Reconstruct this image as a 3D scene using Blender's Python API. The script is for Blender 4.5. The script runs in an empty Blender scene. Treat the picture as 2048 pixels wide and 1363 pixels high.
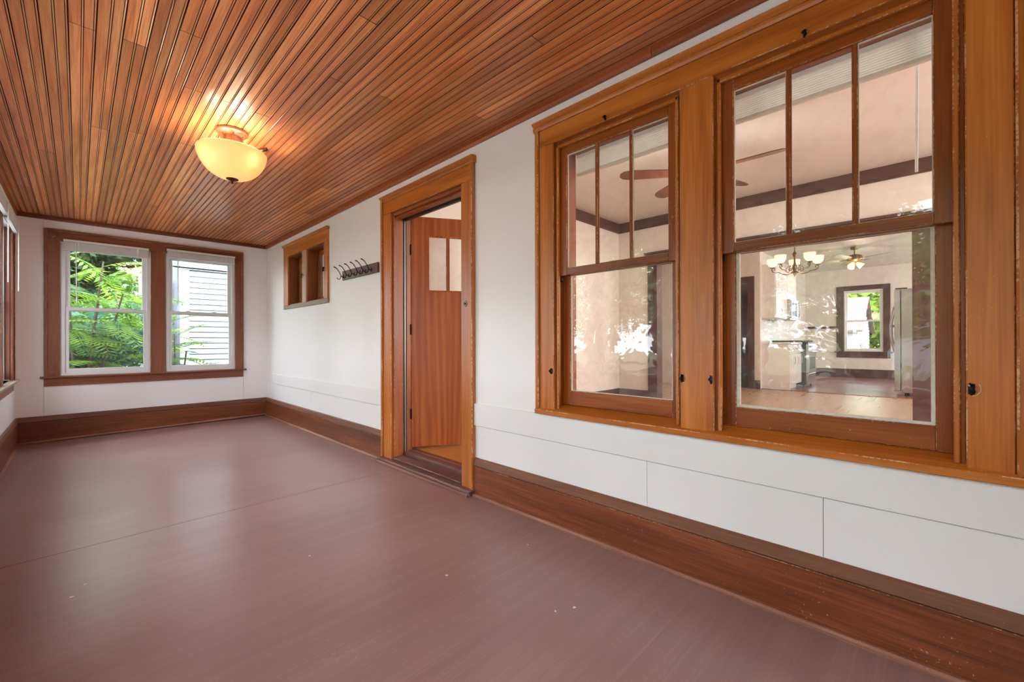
import bpy, bmesh, math, random
import numpy as np
from mathutils import Vector, Matrix
random.seed(7); rng = np.random.default_rng(7)
S = bpy.context.scene
COL = S.collection

# ------------------------------------------------------------------ camera
cam = bpy.data.cameras.new('camera'); camo = bpy.data.objects.new('camera', cam); COL.objects.link(camo)
cam.sensor_width = 36; cam.lens = 36*862.13/2048; cam.clip_start = .02; cam.clip_end = 300
yaw, pit, rol = .788353627, 1.65e-3, -2.6594e-3
F = Vector((math.sin(yaw)*math.cos(pit), math.cos(yaw)*math.cos(pit), math.sin(pit)))
R = Vector((math.cos(yaw), -math.sin(yaw), 0)); U = R.cross(F)
R2 = R*math.cos(rol)+U*math.sin(rol); U2 = -R*math.sin(rol)+U*math.cos(rol)
camo.matrix_world = Matrix(((R2.x, U2.x, -F.x, 0), (R2.y, U2.y, -F.y, 0), (R2.z, U2.z, -F.z, 1.05), (0, 0, 0, 1)))
S.camera = camo

# ------------------------------------------------------------------ sky, sun, fill lights, exposure
def c(r, g, b, a=1):
    f = lambda v: (v/255/12.92) if v/255 <= .04045 else ((v/255+.055)/1.055)**2.4
    return (f(r), f(g), f(b), a)
w = bpy.data.worlds.new('sky'); S.world = w; w.use_nodes = True
nt = w.node_tree; bg = nt.nodes['Background']
tc = nt.nodes.new('ShaderNodeTexCoord'); sep = nt.nodes.new('ShaderNodeSeparateXYZ'); cr = nt.nodes.new('ShaderNodeValToRGB')
nt.links.new(tc.outputs['Generated'], sep.inputs[0]); nt.links.new(sep.outputs['Z'], cr.inputs[0])
cr.color_ramp.elements[0].position = 0; cr.color_ramp.elements[0].color = (.87, .93, 1, 1)
cr.color_ramp.elements[1].position = 1; cr.color_ramp.elements[1].color = (.74, .87, 1, 1)
nt.links.new(cr.outputs[0], bg.inputs[0]); bg.inputs[1].default_value = 9.5
def light(name, kind, loc, energy, color=(1, 1, 1), aim=None, **kw):
    l = bpy.data.lights.new(name, kind); l.energy = energy; l.color = color[:3]
    for k, v in kw.items(): setattr(l, k, v)
    o = bpy.data.objects.new(name, l); COL.objects.link(o); o.location = loc
    if aim is not None: o.rotation_euler = (Vector(aim)-Vector(loc)).to_track_quat('-Z', 'Y').to_euler()
    return o
light('sun', 'SUN', (8, 8, 12), 5, (1, .95, .86), aim=(8-3.2, 8+4.5, 12-6.5), angle=.02)
# added fill lights brighten the rooms; no windows are built beside them
light('living_fill', 'AREA', (4.1, -2.85, 1.6), 150, (1, .96, .92), aim=(4.1, 0, 1.4), shape='RECTANGLE', size=3.2, size_y=1.6)
light('dining_fill', 'AREA', (7.8, -2.85, 1.6), 120, (1, .96, .92), aim=(7.8, 0, 1.4), shape='RECTANGLE', size=2.4, size_y=1.6)
light('kitchen_fill', 'AREA', (12, -2.85, 1.7), 120, (1, .97, .94), aim=(12, 0, 1.4), shape='RECTANGLE', size=2.6, size_y=1.4)
light('bedroom_fill', 'AREA', (4.8, 5.6, 1.6), 40, (1, .97, .94), aim=(2.5, 5.4, 1.5), shape='RECTANGLE', size=1.4, size_y=1.4)
S.view_settings.view_transform = 'Standard'; S.view_settings.look = 'None'; S.view_settings.gamma = 1
S.view_settings.use_curve_mapping = False; S.view_settings.exposure = 0.36
S.cycles.max_bounces = 10; S.cycles.diffuse_bounces = 6; S.cycles.glossy_bounces = 4
S.cycles.transparent_max_bounces = 24; S.cycles.transmission_bounces = 8
S.cycles.caustics_reflective = False; S.cycles.caustics_refractive = False
S.cycles.sample_clamp_indirect = 6

# ------------------------------------------------------------------ materials
class N:
    def __init__(s, name):
        s.m = bpy.data.materials.new(name); s.m.use_nodes = True; s.t = s.m.node_tree
        s.b = s.t.nodes['Principled BSDF']; s.out = s.t.nodes['Material Output']
    def n(s, typ, **kw):
        x = s.t.nodes.new('ShaderNode'+typ)
        for k, v in kw.items():
            if k.startswith('i_'):
                key = k[2:]; key = int(key) if key.isdigit() else key.replace('_', ' ')
                x.inputs[key].default_value = v
            else: setattr(x, k, v)
        return x
    def l(s, a, b): s.t.links.new(a, b)
    def obj_vec(s, scale=(1, 1, 1), rand=True):
        tcn = s.n('TexCoord'); mp = s.n('Mapping'); mp.inputs['Scale'].default_value = scale
        if rand:
            oi = s.n('ObjectInfo'); mu = s.n('Math', operation='MULTIPLY', i_1=37.3); cx = s.n('CombineXYZ')
            s.l(oi.outputs['Random'], mu.inputs[0]); [s.l(mu.outputs[0], cx.inputs[i]) for i in range(3)]
            ad = s.n('VectorMath', operation='ADD'); s.l(tcn.outputs['Object'], ad.inputs[0]); s.l(cx.outputs[0], ad.inputs[1])
            s.l(ad.outputs[0], mp.inputs[0]); s.oi = oi
        else: s.l(tcn.outputs['Object'], mp.inputs[0])
        return mp.outputs[0]
    def ramp(s, fac, stops):
        r = s.n('ValToRGB'); e = r.color_ramp.elements
        while len(e) < len(stops): e.new(.5)
        for el, (p, col) in zip(e, stops): el.position = p; el.color = col
        s.l(fac, r.inputs[0]); return r.outputs[0]
    def mixc(s, fac, a, b, mode='MIX'):
        x = s.n('Mix', data_type='RGBA', blend_type=mode)
        for sock, v in ((x.inputs['Factor'], fac), (x.inputs['A'], a), (x.inputs['B'], b)):
            if hasattr(v, 'is_output') or hasattr(v, 'links'): s.l(v, sock)
            else: sock.default_value = v
        return x.outputs['Result']
    def math(s, op, a, b=None):
        x = s.n('Math', operation=op)
        for i, v in ((0, a), (1, b)):
            if v is None: continue
            if hasattr(v, 'links'): s.l(v, x.inputs[i])
            else: x.inputs[i].default_value = v
        return x.outputs[0]
    def bump(s, h, strength, dist=.01):
        bp = s.n('Bump', i_Strength=strength, i_Distance=dist); s.l(h, bp.inputs['Height']); s.l(bp.outputs[0], s.b.inputs['Normal'])

def wood(name, dark, mid, lite, axis='x', rough=.34, vary=.25, wear=.0, wearcol=(214, 184, 150), fine=.35, figure=0, coat=.0, spec=.5):
    m = N(name); a = 'xyz'.index(axis)
    sc = [13]*3; sc[a] = .9; sf = [150]*3; sf[a] = 4
    v = m.obj_vec(sc); vf = m.obj_vec(sf)
    n1 = m.n('TexNoise', i_Scale=1, i_Detail=5, i_Distortion=.5); m.l(v, n1.inputs['Vector'])
    n2 = m.n('TexNoise', i_Scale=1, i_Detail=3); m.l(vf, n2.inputs['Vector'])
    fac = m.math('ADD', m.math('MULTIPLY', n1.outputs[0], 1-fine), m.math('MULTIPLY', n2.outputs[0], fine))
    if figure:
        sw = [6]*3; sw[a] = .5; vw = m.obj_vec(sw)
        wv = m.n('TexWave', i_Scale=1.1, i_Distortion=9, i_Detail=3, i_Detail_Scale=.9); m.l(vw, wv.inputs['Vector'])
        fac = m.math('ADD', m.math('MULTIPLY', fac, 1-figure), m.math('MULTIPLY', wv.outputs['Fac'], figure))
    col = m.ramp(fac, [(.3, c(*dark)), (.5, c(*mid)), (.68, c(*lite))])
    hs = m.n('HueSaturation'); m.l(col, hs.inputs['Color'])
    val = m.math('ADD', m.math('MULTIPLY', m.oi.outputs['Random'], vary), 1-vary/2); m.l(val, hs.inputs['Value'])
    col = hs.outputs[0]
    if wear:
        vv = m.obj_vec((1, 1, 1)); nn = m.n('TexNoise', i_Scale=95, i_Detail=4, i_Roughness=.75); m.l(vv, nn.inputs['Vector'])
        nb = m.n('TexNoise', i_Scale=5, i_Detail=2); m.l(vv, nb.inputs['Vector'])
        msk = m.ramp(m.math('ADD', nn.outputs[0], m.math('MULTIPLY', nb.outputs[0], .25)), [(.86-wear*.1, (0, 0, 0, 1)), (.89-wear*.1, (1, 1, 1, 1))])
        col = m.mixc(msk, col, c(*wearcol))
    m.l(col, m.b.inputs['Base Color'])
    rr = m.math('ADD', m.math('MULTIPLY', n1.outputs[0], .25), rough-.12); m.l(rr, m.b.inputs['Roughness'])
    m.b.inputs['Specular IOR Level'].default_value = spec
    m.b.inputs['Coat Weight'].default_value = coat; m.b.inputs['Coat Roughness'].default_value = .18
    m.bump(fac, .12, .004)
    return m.m
def plain(name, col, rough=.5, metal=0, noise=.0, scale=8, bump=0, spec=.5, emit=None, es=0):
    m = N(name); col = c(*col) if max(col) > 1.01 else (*col, 1)
    m.b.inputs['Roughness'].default_value = rough; m.b.inputs['Metallic'].default_value = metal
    m.b.inputs['Specular IOR Level'].default_value = spec
    v = m.obj_vec(); nn = m.n('TexNoise', i_Scale=scale, i_Detail=5); m.l(v, nn.inputs['Vector'])
    k = 1-noise
    col2 = (col[0]*k, col[1]*k, col[2]*k, 1)
    m.l(m.ramp(nn.outputs[0], [(.35, col2), (.65, col)]), m.b.inputs['Base Color'])
    if bump: m.bump(nn.outputs[0], bump, .004)
    if emit: m.b.inputs['Emission Color'].default_value = (*emit, 1); m.b.inputs['Emission Strength'].default_value = es
    return m.m
def glass(name, haze=.0, tint=(1, 1, 1), wave=0.0, refl=1.0, smudge=.0):
    m = N(name); m.t.nodes.remove(m.b)
    tr = m.n('BsdfTransparent'); tr.inputs[0].default_value = (*tint, 1)
    gl = m.n('BsdfGlossy'); gl.inputs['Roughness'].default_value = 0.0
    lw = m.n('LayerWeight', i_Blend=.5)
    v = m.obj_vec()
    if wave:
        wn = m.n('TexNoise', i_Scale=7, i_Detail=2, i_Distortion=.6); m.l(v, wn.inputs['Vector'])
        bp = m.n('Bump', i_Strength=wave, i_Distance=.02); m.l(wn.outputs[0], bp.inputs['Height'])
        m.l(bp.outputs[0], gl.inputs['Normal'])
    fr = m.math('ADD', m.math('MULTIPLY', m.math('POWER', lw.outputs['Facing'], 4.5), .92), .042*refl)
    mx = m.n('MixShader'); m.l(fr, mx.inputs[0]); m.l(tr.outputs[0], mx.inputs[1]); m.l(gl.outputs[0], mx.inputs[2])
    res = mx.outputs[0]
    if haze or smudge:
        df = m.n('BsdfDiffuse'); df.inputs[0].default_value = c(225, 222, 215)
        sn = m.n('TexNoise', i_Scale=9, i_Detail=7, i_Roughness=.7, i_Distortion=1.2); m.l(v, sn.inputs['Vector'])
        f2 = m.math('ADD', m.math('MULTIPLY', m.ramp(sn.outputs[0], [(.45, (0, 0, 0, 1)), (.75, (1, 1, 1, 1))]), smudge), haze)
        m2 = m.n('MixShader'); m.l(f2, m2.inputs[0]); m.l(res, m2.inputs[1]); m.l(df.outputs[0], m2.inputs[2]); res = m2.outputs[0]
    m.l(res, m.out.inputs[0]); return m.m

M = {}
for ax in 'xyz':
    M['casing_'+ax] = wood('honey_casing_wood_'+ax, (146, 76, 22), (188, 108, 38), (210, 132, 58), ax, rough=.36, vary=.16, wear=.35, fine=.3)
    M['sash_'+ax] = wood('red_sash_wood_'+ax, (98, 44, 12), (144, 72, 22), (170, 94, 38), ax, rough=.32, vary=.16, wear=.25)
    M['brown_'+ax] = wood('brown_trim_wood_'+ax, (112, 60, 40), (134, 76, 52), (150, 90, 64), ax, rough=.38, vary=.12, wear=.12)
    M['base_'+ax] = wood('baseboard_wood_'+ax, (78, 34, 18), (118, 60, 32), (150, 84, 48), ax, rough=.4, vary=.2, wear=.55, fine=.45)
    M['dark_'+ax] = wood('dark_trim_wood_'+ax, (50, 26, 22), (70, 38, 32), (86, 50, 42), ax, rough=.45, vary=.1)
M['cap'] = wood('baseboard_cap_wood', (96, 56, 36), (122, 74, 50), (142, 92, 64), 'y', rough=.42, vary=.1, wear=.5)
M['capx'] = wood('baseboard_cap_wood_x', (90, 50, 34), (112, 66, 46), (132, 84, 60), 'x', rough=.42, vary=.1, wear=.4)
M['shoe'] = wood('shoe_molding', (112, 66, 50), (140, 88, 68), (170, 120, 96), 'y', rough=.5, vary=.1, wear=.6)
M['shoex'] = wood('shoe_molding_x', (112, 66, 50), (140, 88, 68), (176, 128, 108), 'x', rough=.5, vary=.1, wear=.6)
M['ceil'] = wood('ceiling_bead_board', (156, 80, 42), (214, 130, 76), (238, 168, 104), 'y', rough=.33, vary=.5, fine=.4)
M['groove'] = plain('dark_groove_faces', (74, 34, 18), .5)  # groove faces take a darker colour than the board faces
M['crown'] = wood('ceiling_trim_wood', (116, 52, 22), (148, 74, 36), (170, 94, 50), 'y', rough=.4, vary=.15)
M['crownx'] = wood('ceiling_trim_wood_x', (92, 42, 22), (118, 60, 34), (134, 74, 44), 'x', rough=.4, vary=.1)
M['door'] = wood('door_veneer', (118, 54, 20), (146, 74, 28), (164, 92, 40), 'z', rough=.34, vary=.05, wear=.4, figure=.16, fine=.35)
M['reveal'] = wood('window_reveal_wood', (92, 42, 10), (130, 64, 18), (152, 82, 30), 'z', rough=.4, vary=.1)
M['wornrail'] = wood('worn_pale_sill_wood', (120, 96, 78), (146, 122, 102), (168, 146, 126), 'y', rough=.5, vary=.05, wear=.3)
M['wornpost'] = wood('worn_pale_mullion_wood', (168, 122, 92), (196, 156, 126), (212, 178, 150), 'z', rough=.5, vary=.05)
M['floorwood'] = wood('hazy_tan_floor', (180, 146, 116), (184, 151, 121), (190, 158, 128), 'x', rough=.3, vary=.05, fine=.6)  # paler copy of the living floor wood, haze put into its colour
M['floororange'] = wood('orange_oak_floor', (150, 88, 34), (186, 118, 54), (206, 142, 78), 'x', rough=.32, vary=.05, fine=.5)
M['kitfloor'] = wood('mauve_kitchen_floor', (110, 78, 70), (136, 100, 92), (150, 116, 108), 'y', rough=.2, vary=.05)
M['rack'] = wood('coat_rack_board', (60, 28, 14), (90, 48, 26), (120, 72, 42), 'y', rough=.3, vary=.05)

def wall_paint(name, col, bump=.06, tone=.03):
    m = N(name); v = m.obj_vec()
    n1 = m.n('TexNoise', i_Scale=180, i_Detail=3); m.l(v, n1.inputs['Vector'])
    n2 = m.n('TexNoise', i_Scale=1.3, i_Detail=3); m.l(v, n2.inputs['Vector'])
    a = c(*col); b = (a[0]*(1-tone), a[1]*(1-tone), a[2]*(1-tone), 1)
    m.l(m.ramp(n2.outputs[0], [(.35, b), (.65, a)]), m.b.inputs['Base Color']); m.b.inputs['Roughness'].default_value = .42
    m.bump(n1.outputs[0], bump, .002); return m.m
M['wall'] = wall_paint('white_wall_paint', (246, 244, 242))
M['living'] = wall_paint('warm_white_living_paint', (220, 213, 204))
M['livceil'] = wall_paint('textured_ceiling_paint', (210, 204, 197), bump=.6, tone=.08)

def floor_mat():
    m = N('porch_floor_paint'); v = m.obj_vec((1, 1, 1), rand=False)
    n1 = m.n('TexNoise', i_Scale=1, i_Detail=4, i_Distortion=.3); mp = m.obj_vec((1.1, 170, 20)); m.l(mp, n1.inputs['Vector'])
    n2 = m.n('TexNoise', i_Scale=1, i_Detail=3, i_Distortion=.4); mp2 = m.obj_vec((.5, 22, 5)); m.l(mp2, n2.inputs['Vector'])
    n3 = m.n('TexNoise', i_Scale=1.1, i_Detail=4); m.l(v, n3.inputs['Vector'])
    fac = m.math('ADD', m.math('MULTIPLY', n1.outputs[0], .30), m.math('ADD', m.math('MULTIPLY', n2.outputs[0], .28), m.math('MULTIPLY', n3.outputs[0], .42)))
    col = m.ramp(fac, [(.34, c(134, 100, 94)), (.5, c(147, 112, 105)), (.66, c(160, 126, 119))])
    # dusty scuffs near the door and tiny paint flecks
    sc = m.n('TexNoise', i_Scale=26, i_Detail=8, i_Roughness=.8, i_Distortion=2.5); m.l(v, sc.inputs['Vector'])
    sb = m.n('TexNoise', i_Scale=2.2, i_Detail=1); m.l(v, sb.inputs['Vector'])
    sm = m.ramp(m.math('ADD', m.math('MULTIPLY', sc.outputs[0], .5), m.math('MULTIPLY', sb.outputs[0], .5)), [(.60, (0, 0, 0, 1)), (.66, (1, 1, 1, 1))])
    col = m.mixc(m.math('MULTIPLY', sm, .3), col, c(186, 152, 146))
    vo = m.n('TexVoronoi', i_Scale=9, feature='F1'); m.l(v, vo.inputs['Vector'])
    sp = m.ramp(vo.outputs['Distance'], [(.018, (1, 1, 1, 1)), (.024, (0, 0, 0, 1))])
    pk = m.n('SeparateColor'); m.l(vo.outputs['Color'], pk.inputs[0])
    spk = m.math('MULTIPLY', sp, m.math('GREATER_THAN', pk.outputs[0], .45))
    col = m.mixc(spk, col, c(214, 186, 176))
    m.l(col, m.b.inputs['Base Color'])
    m.l(m.math('ADD', m.math('MULTIPLY', n2.outputs[0], .10), .25), m.b.inputs['Roughness'])
    h = m.math('ADD', m.math('MULTIPLY', n1.outputs[0], .35), n2.outputs[0])
    m.bump(h, .2, .003); return m.m
M['floor'] = floor_mat()
M['threshold'] = wood('painted_threshold', (86, 54, 48), (104, 66, 60), (128, 92, 86), 'y', rough=.4, vary=.15, wear=.5, wearcol=(150, 132, 126))
M['vinyl'] = plain('white_vinyl', (226, 226, 226), .35, noise=.02)
M['blind'] = plain('white_blind', (232, 232, 228), .4, noise=.04)
def blindmat(name, col, tl):
    m = N(name); m.b.inputs['Base Color'].default_value = c(*col); m.b.inputs['Roughness'].default_value = .4
    ts = m.n('BsdfTranslucent'); ts.inputs[0].default_value = c(*col); mx = m.n('MixShader'); mx.inputs[0].default_value = tl
    m.l(m.b.outputs[0], mx.inputs[1]); m.l(ts.outputs[0], mx.inputs[2]); m.l(mx.outputs[0], m.out.inputs[0]); return m.m
M['blindgreen'] = blindmat('ivory_blind', (240, 243, 240), .5)
M['seam'] = plain('gap_shade_core', (112, 108, 106), .8)  # grey puts shade into the core seen through the panel gaps
M['glass'] = glass('window_glass')
M['oldglass'] = glass('old_wavy_glass', haze=.025, wave=.10, smudge=.10, refl=1.2)
M['oldglass_up'] = glass('old_glass_upper', haze=.02, wave=.05, smudge=.05, refl=.8)
M['bronze'] = plain('aged_bronze', (92, 62, 44), .35, metal=.7, noise=.4, scale=30)
M['champagne'] = plain('antique_champagne_metal', (196, 146, 112), .3, metal=.65, noise=.35, scale=20)
M['black'] = plain('black_iron', (18, 15, 14), .4, metal=.5)
M['chrome'] = plain('dull_steel', (160, 160, 158), .3, metal=1)
M['brass'] = plain('tarnished_brass', (120, 98, 62), .35, metal=.8, noise=.3, scale=40)
M['putty'] = plain('dried_window_putty', (226, 222, 206), .8, noise=.15, scale=60, bump=.3)
M['rubber'] = plain('dark_weatherstrip', (46, 34, 32), .5)
M['gray'] = plain('grey_chipped_paint', (104, 102, 102), .5, noise=.3, scale=40)
M['steel'] = plain('stainless_steel', (176, 174, 170), .28, metal=.85, noise=.1, scale=3)
M['cabinet'] = plain('white_cabinet_paint', (226, 222, 220), .35, noise=.02)
M['counter'] = plain('pale_worktop', (224, 220, 216), .25, noise=.06, scale=30)
M['siding'] = plain('white_clapboard', (166, 169, 176), .6, noise=.10, scale=1)
M['shingle'] = plain('brown_shingles', (112, 88, 82), .9, noise=.25, scale=20)
M['grass'] = plain('lawn', (104, 112, 72), .95, noise=.45, scale=6, bump=.5)
M['bark'] = plain('bark', (112, 96, 84), .9, noise=.4, scale=25, bump=.6)
M['road'] = plain('asphalt', (120, 118, 116), .9, noise=.2, scale=10)
M['bounce'] = plain('bounce_concrete', (200, 200, 200), .85, noise=.1, scale=3)
M['chip'] = plain('paint_chip', (232, 222, 206), .7)
def leafmat(name, a, b, tl=.35):
    m = N(name); v = m.obj_vec(); nn = m.n('TexNoise', i_Scale=2.5, i_Detail=6, i_Roughness=.7); m.l(v, nn.inputs['Vector'])
    col = m.ramp(nn.outputs[0], [(.36, c(*a)), (.62, c(*b))])
    m.l(col, m.b.inputs['Base Color']); m.b.inputs['Roughness'].default_value = .55
    ts = m.n('BsdfTranslucent'); m.l(col, ts.inputs[0]); mx = m.n('MixShader'); mx.inputs[0].default_value = tl
    m.l(m.b.outputs[0], mx.inputs[1]); m.l(ts.outputs[0], mx.inputs[2]); m.l(mx.outputs[0], m.out.inputs[0]); return m.m
M['leaf_bright'] = leafmat('bright_green_leaves', (84, 128, 36), (160, 190, 62), .45)
M['leaf_mid'] = leafmat('mid_green_leaves', (58, 96, 40), (112, 148, 60))
M['leaf_dark'] = leafmat('dark_green_leaves', (42, 70, 46), (84, 112, 66))
M['leaf_teal'] = leafmat('bluish_green_leaves', (40, 84, 76), (80, 128, 110))
def lampglass(name, col, es, tl=.75):
    m = N(name); m.t.nodes.remove(m.b)
    ts = m.n('BsdfTranslucent'); ts.inputs[0].default_value = c(*col)
    df = m.n('BsdfPrincipled'); df.inputs['Base Color'].default_value = c(*col); df.inputs['Roughness'].default_value = .25
    em = m.n('Emission'); em.inputs[0].default_value = c(*col); em.inputs[1].default_value = es
    mx = m.n('MixShader'); mx.inputs[0].default_value = tl; m.l(df.outputs[0], mx.inputs[1]); m.l(ts.outputs[0], mx.inputs[2])
    ad = m.n('AddShader'); m.l(mx.outputs[0], ad.inputs[0]); m.l(em.outputs[0], ad.inputs[1]); m.l(ad.outputs[0], m.out.inputs[0]); return m.m
M['lampglass'] = lampglass('cream_alabaster_glass', (248, 226, 184), .06, .5)
M['shadeglass'] = lampglass('amber_shade_glass', (255, 222, 176), .9)
M['bulb'] = plain('lit_bulb', (255, 240, 210), .5, emit=(1, .88, .70), es=130)

# ------------------------------------------------------------------ geometry helpers
class MB:
    def __init__(s, fr=None): s.v = []; s.f = []; s.fr = fr or (lambda u, d, z: (u, d, z))
    def add(s, vs, fs):
        o = len(s.v); s.v += [s.fr(*p) for p in vs]; s.f += [tuple(i+o for i in f) for f in fs]; return s
    def box(s, u0, u1, d0, d1, z0, z1):
        return s.add([(u, d, z) for u in (u0, u1) for d in (d0, d1) for z in (z0, z1)],
                     [(0, 1, 3, 2), (4, 6, 7, 5), (0, 4, 5, 1), (2, 3, 7, 6), (0, 2, 6, 4), (1, 5, 7, 3)])
    def grid(s, us, zs, filled, d0, d1):
        """slab on a u/z grid with cells left out (window holes), one watertight piece"""
        V = {}; vs = []; fs = []
        def vid(i, j, k):
            if (i, j, k) not in V: V[(i, j, k)] = len(vs); vs.append((us[i], (d0, d1)[k], zs[j]))
            return V[(i, j, k)]
        nu, nz = len(us)-1, len(zs)-1
        F_ = lambda i, j: 0 <= i < nu and 0 <= j < nz and filled(i, j)
        for i in range(nu):
            for j in range(nz):
                if not F_(i, j): continue
                for k in (0, 1): fs.append((vid(i, j, k), vid(i+1, j, k), vid(i+1, j+1, k), vid(i, j+1, k)))
                if not F_(i-1, j): fs.append((vid(i, j, 0), vid(i, j+1, 0), vid(i, j+1, 1), vid(i, j, 1)))
                if not F_(i+1, j): fs.append((vid(i+1, j, 0), vid(i+1, j+1, 0), vid(i+1, j+1, 1), vid(i+1, j, 1)))
                if not F_(i, j-1): fs.append((vid(i, j, 0), vid(i+1, j, 0), vid(i+1, j, 1), vid(i, j, 1)))
                if not F_(i, j+1): fs.append((vid(i, j+1, 0), vid(i+1, j+1, 0), vid(i+1, j+1, 1), vid(i, j+1, 1)))
        return s.add(vs, fs)
    def slab(s, u0, u1, z0, z1, holes, d0, d1):
        us = sorted({u0, u1, *[h[0] for h in holes], *[h[1] for h in holes]}); zs = sorted({z0, z1, *[h[2] for h in holes], *[h[3] for h in holes]})
        us = [u for u in us if u0 <= u <= u1]; zs = [z for z in zs if z0 <= z <= z1]
        def fill(i, j):
            uc, zc = (us[i]+us[i+1])/2, (zs[j]+zs[j+1])/2
            return not any(h[0] < uc < h[1] and h[2] < zc < h[3] for h in holes)
        return s.grid(us, zs, fill, d0, d1)
    def ring(s, u0, u1, z0, z1, wl, wr, wb, wt, d0, d1):
        return s.slab(u0, u1, z0, z1, [(u0+wl, u1-wr, z0+wb, z1-wt)], d0, d1)
    def prism(s, prof, a0, a1, mk):
        """profile points (p,q) swept from a0 to a1; mk(p,q,a)->(u,d,z)"""
        n = len(prof); vs = [mk(p, q, a0) for p, q in prof]+[mk(p, q, a1) for p, q in prof]
        return s.add(vs, [tuple(range(n)), tuple(range(2*n-1, n-1, -1))]+[(i, (i+1) % n, n+(i+1) % n, n+i) for i in range(n)])
    def tube(s, pts, r, n=8, closed=False):
        pts = [Vector(p) for p in pts]; rs = r if isinstance(r, (list, tuple)) else [r]*len(pts)
        vs = []; fs = []; up = None; L = len(pts)
        for i, p in enumerate(pts):
            t = (pts[min(i+1, L-1)]-pts[max(i-1, 0)]).normalized()
            if up is None: up = t.orthogonal().normalized()
            up = (up-t*up.dot(t)).normalized(); b = t.cross(up)
            vs += [tuple(p+(up*math.cos(2*math.pi*k/n)+b*math.sin(2*math.pi*k/n))*rs[i]) for k in range(n)]
        for i in range(L-1):
            fs += [(i*n+k, i*n+(k+1) % n, (i+1)*n+(k+1) % n, (i+1)*n+k) for k in range(n)]
        fs += [tuple(range(n-1, -1, -1)), tuple(range((L-1)*n, L*n))]
        return s.add(vs, fs)
    def lathe(s, prof, cx=0, cy=0, n=32, cap=True):
        vs = []; fs = []
        for r, z in prof: vs += [(cx+r*math.cos(2*math.pi*k/n), cy+r*math.sin(2*math.pi*k/n), z) for k in range(n)]
        for i in range(len(prof)-1): fs += [(i*n+k, i*n+(k+1) % n, (i+1)*n+(k+1) % n, (i+1)*n+k) for k in range(n)]
        if cap: fs += [tuple(range(n-1, -1, -1)), tuple(range((len(prof)-1)*n, len(prof)*n))]
        return s.add(vs, fs)
    def sphere(s, ce, r, n=12, sz=1):
        pr = [(max(r*math.sin(math.pi*i/8), r*.02), ce[2]+sz*r*math.cos(math.pi*i/8)) for i in range(9)]
        return s.lathe(pr, ce[0], ce[1], n)
BASE = {}
def root(name, loc, label=None, cat=None, group=None, kind=None, par=None):
    o = bpy.data.objects.new(name, None); COL.objects.link(o); o.location = loc; o.empty_display_size = .05
    BASE[o.name] = Vector(loc); props(o, label, cat, group, kind); return o
def props(o, label=None, cat=None, group=None, kind=None):
    for k, v in (('label', label), ('category', cat), ('group', group), ('kind', kind)):
        if v: o[k] = v
def edge_mat(name, base):
    m = N(name); v = m.obj_vec((1, 1, 1)); n1 = m.n('TexNoise', i_Scale=70, i_Detail=5, i_Roughness=.8); m.l(v, n1.inputs['Vector'])
    n2 = m.n('TexNoise', i_Scale=6, i_Detail=2); m.l(v, n2.inputs['Vector'])
    k = m.math('ADD', m.math('MULTIPLY', n1.outputs[0], .6), m.math('MULTIPLY', n2.outputs[0], .4))
    m.l(m.ramp(k, [(.50, c(*base)), (.56, c(214, 176, 134))]), m.b.inputs['Base Color']); m.b.inputs['Roughness'].default_value = .5; return m.m
EDGE = {'casing': edge_mat('chipped_casing_edge', (168, 94, 34)), 'sash': edge_mat('chipped_sash_edge', (126, 62, 24)), 'brown': edge_mat('chipped_brown_edge', (122, 70, 48)),
        'base': edge_mat('chipped_baseboard_edge', (96, 52, 30)), 'cap': edge_mat('chipped_cap_edge', (126, 78, 54)), 'shoe': edge_mat('chipped_shoe_edge', (150, 98, 76)),
        'door': edge_mat('chipped_door_edge', (150, 80, 32)), 'threshold': edge_mat('chipped_threshold_edge', (110, 72, 64)), 'wornrail': edge_mat('chipped_sill_edge', (150, 126, 106))}
def ob(name, mb, mat, parent=None, bev=0, smooth=False, label=None, cat=None, group=None, kind=None, base=None):
    b = BASE.get(parent.name, Vector()) if parent else Vector(base or (0, 0, 0))
    me = bpy.data.meshes.new(name); me.from_pydata([tuple(Vector(p)-b) for p in mb.v], [], mb.f); me.validate()
    bm = bmesh.new(); bm.from_mesh(me); bmesh.ops.remove_doubles(bm, verts=bm.verts, dist=1e-6); bmesh.ops.recalc_face_normals(bm, faces=bm.faces); bm.to_mesh(me); bm.free()
    o = bpy.data.objects.new(name, me); COL.objects.link(o); me.materials.append(M[mat] if isinstance(mat, str) else mat)
    if parent: o.parent = parent
    elif base: o.location = b
    BASE[o.name] = b
    if smooth:
        me.shade_smooth()
        md = o.modifiers.new('e', 'EDGE_SPLIT') if smooth == 2 else None
        if md: md.split_angle = math.radians(40)
    if bev:
        ek = mat.split('_')[0] if isinstance(mat, str) else ''; ek = {'capx': 'cap', 'shoex': 'shoe'}.get(ek, ek)
        md = o.modifiers.new('b', 'BEVEL')
        md.width = bev; md.segments = 1; md.limit_method = 'ANGLE'; md.angle_limit = math.radians(50)
        if ek in EDGE: me.materials.append(EDGE[ek]); md.material = 1
    props(o, label, cat, group, kind); return o
def box(name, fr, u0, u1, d0, d1, z0, z1, mat, parent=None, bev=.0015, **k):
    return ob(name, MB(fr).box(u0, u1, d0, d1, z0, z1), mat, parent, bev, **k)

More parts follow.
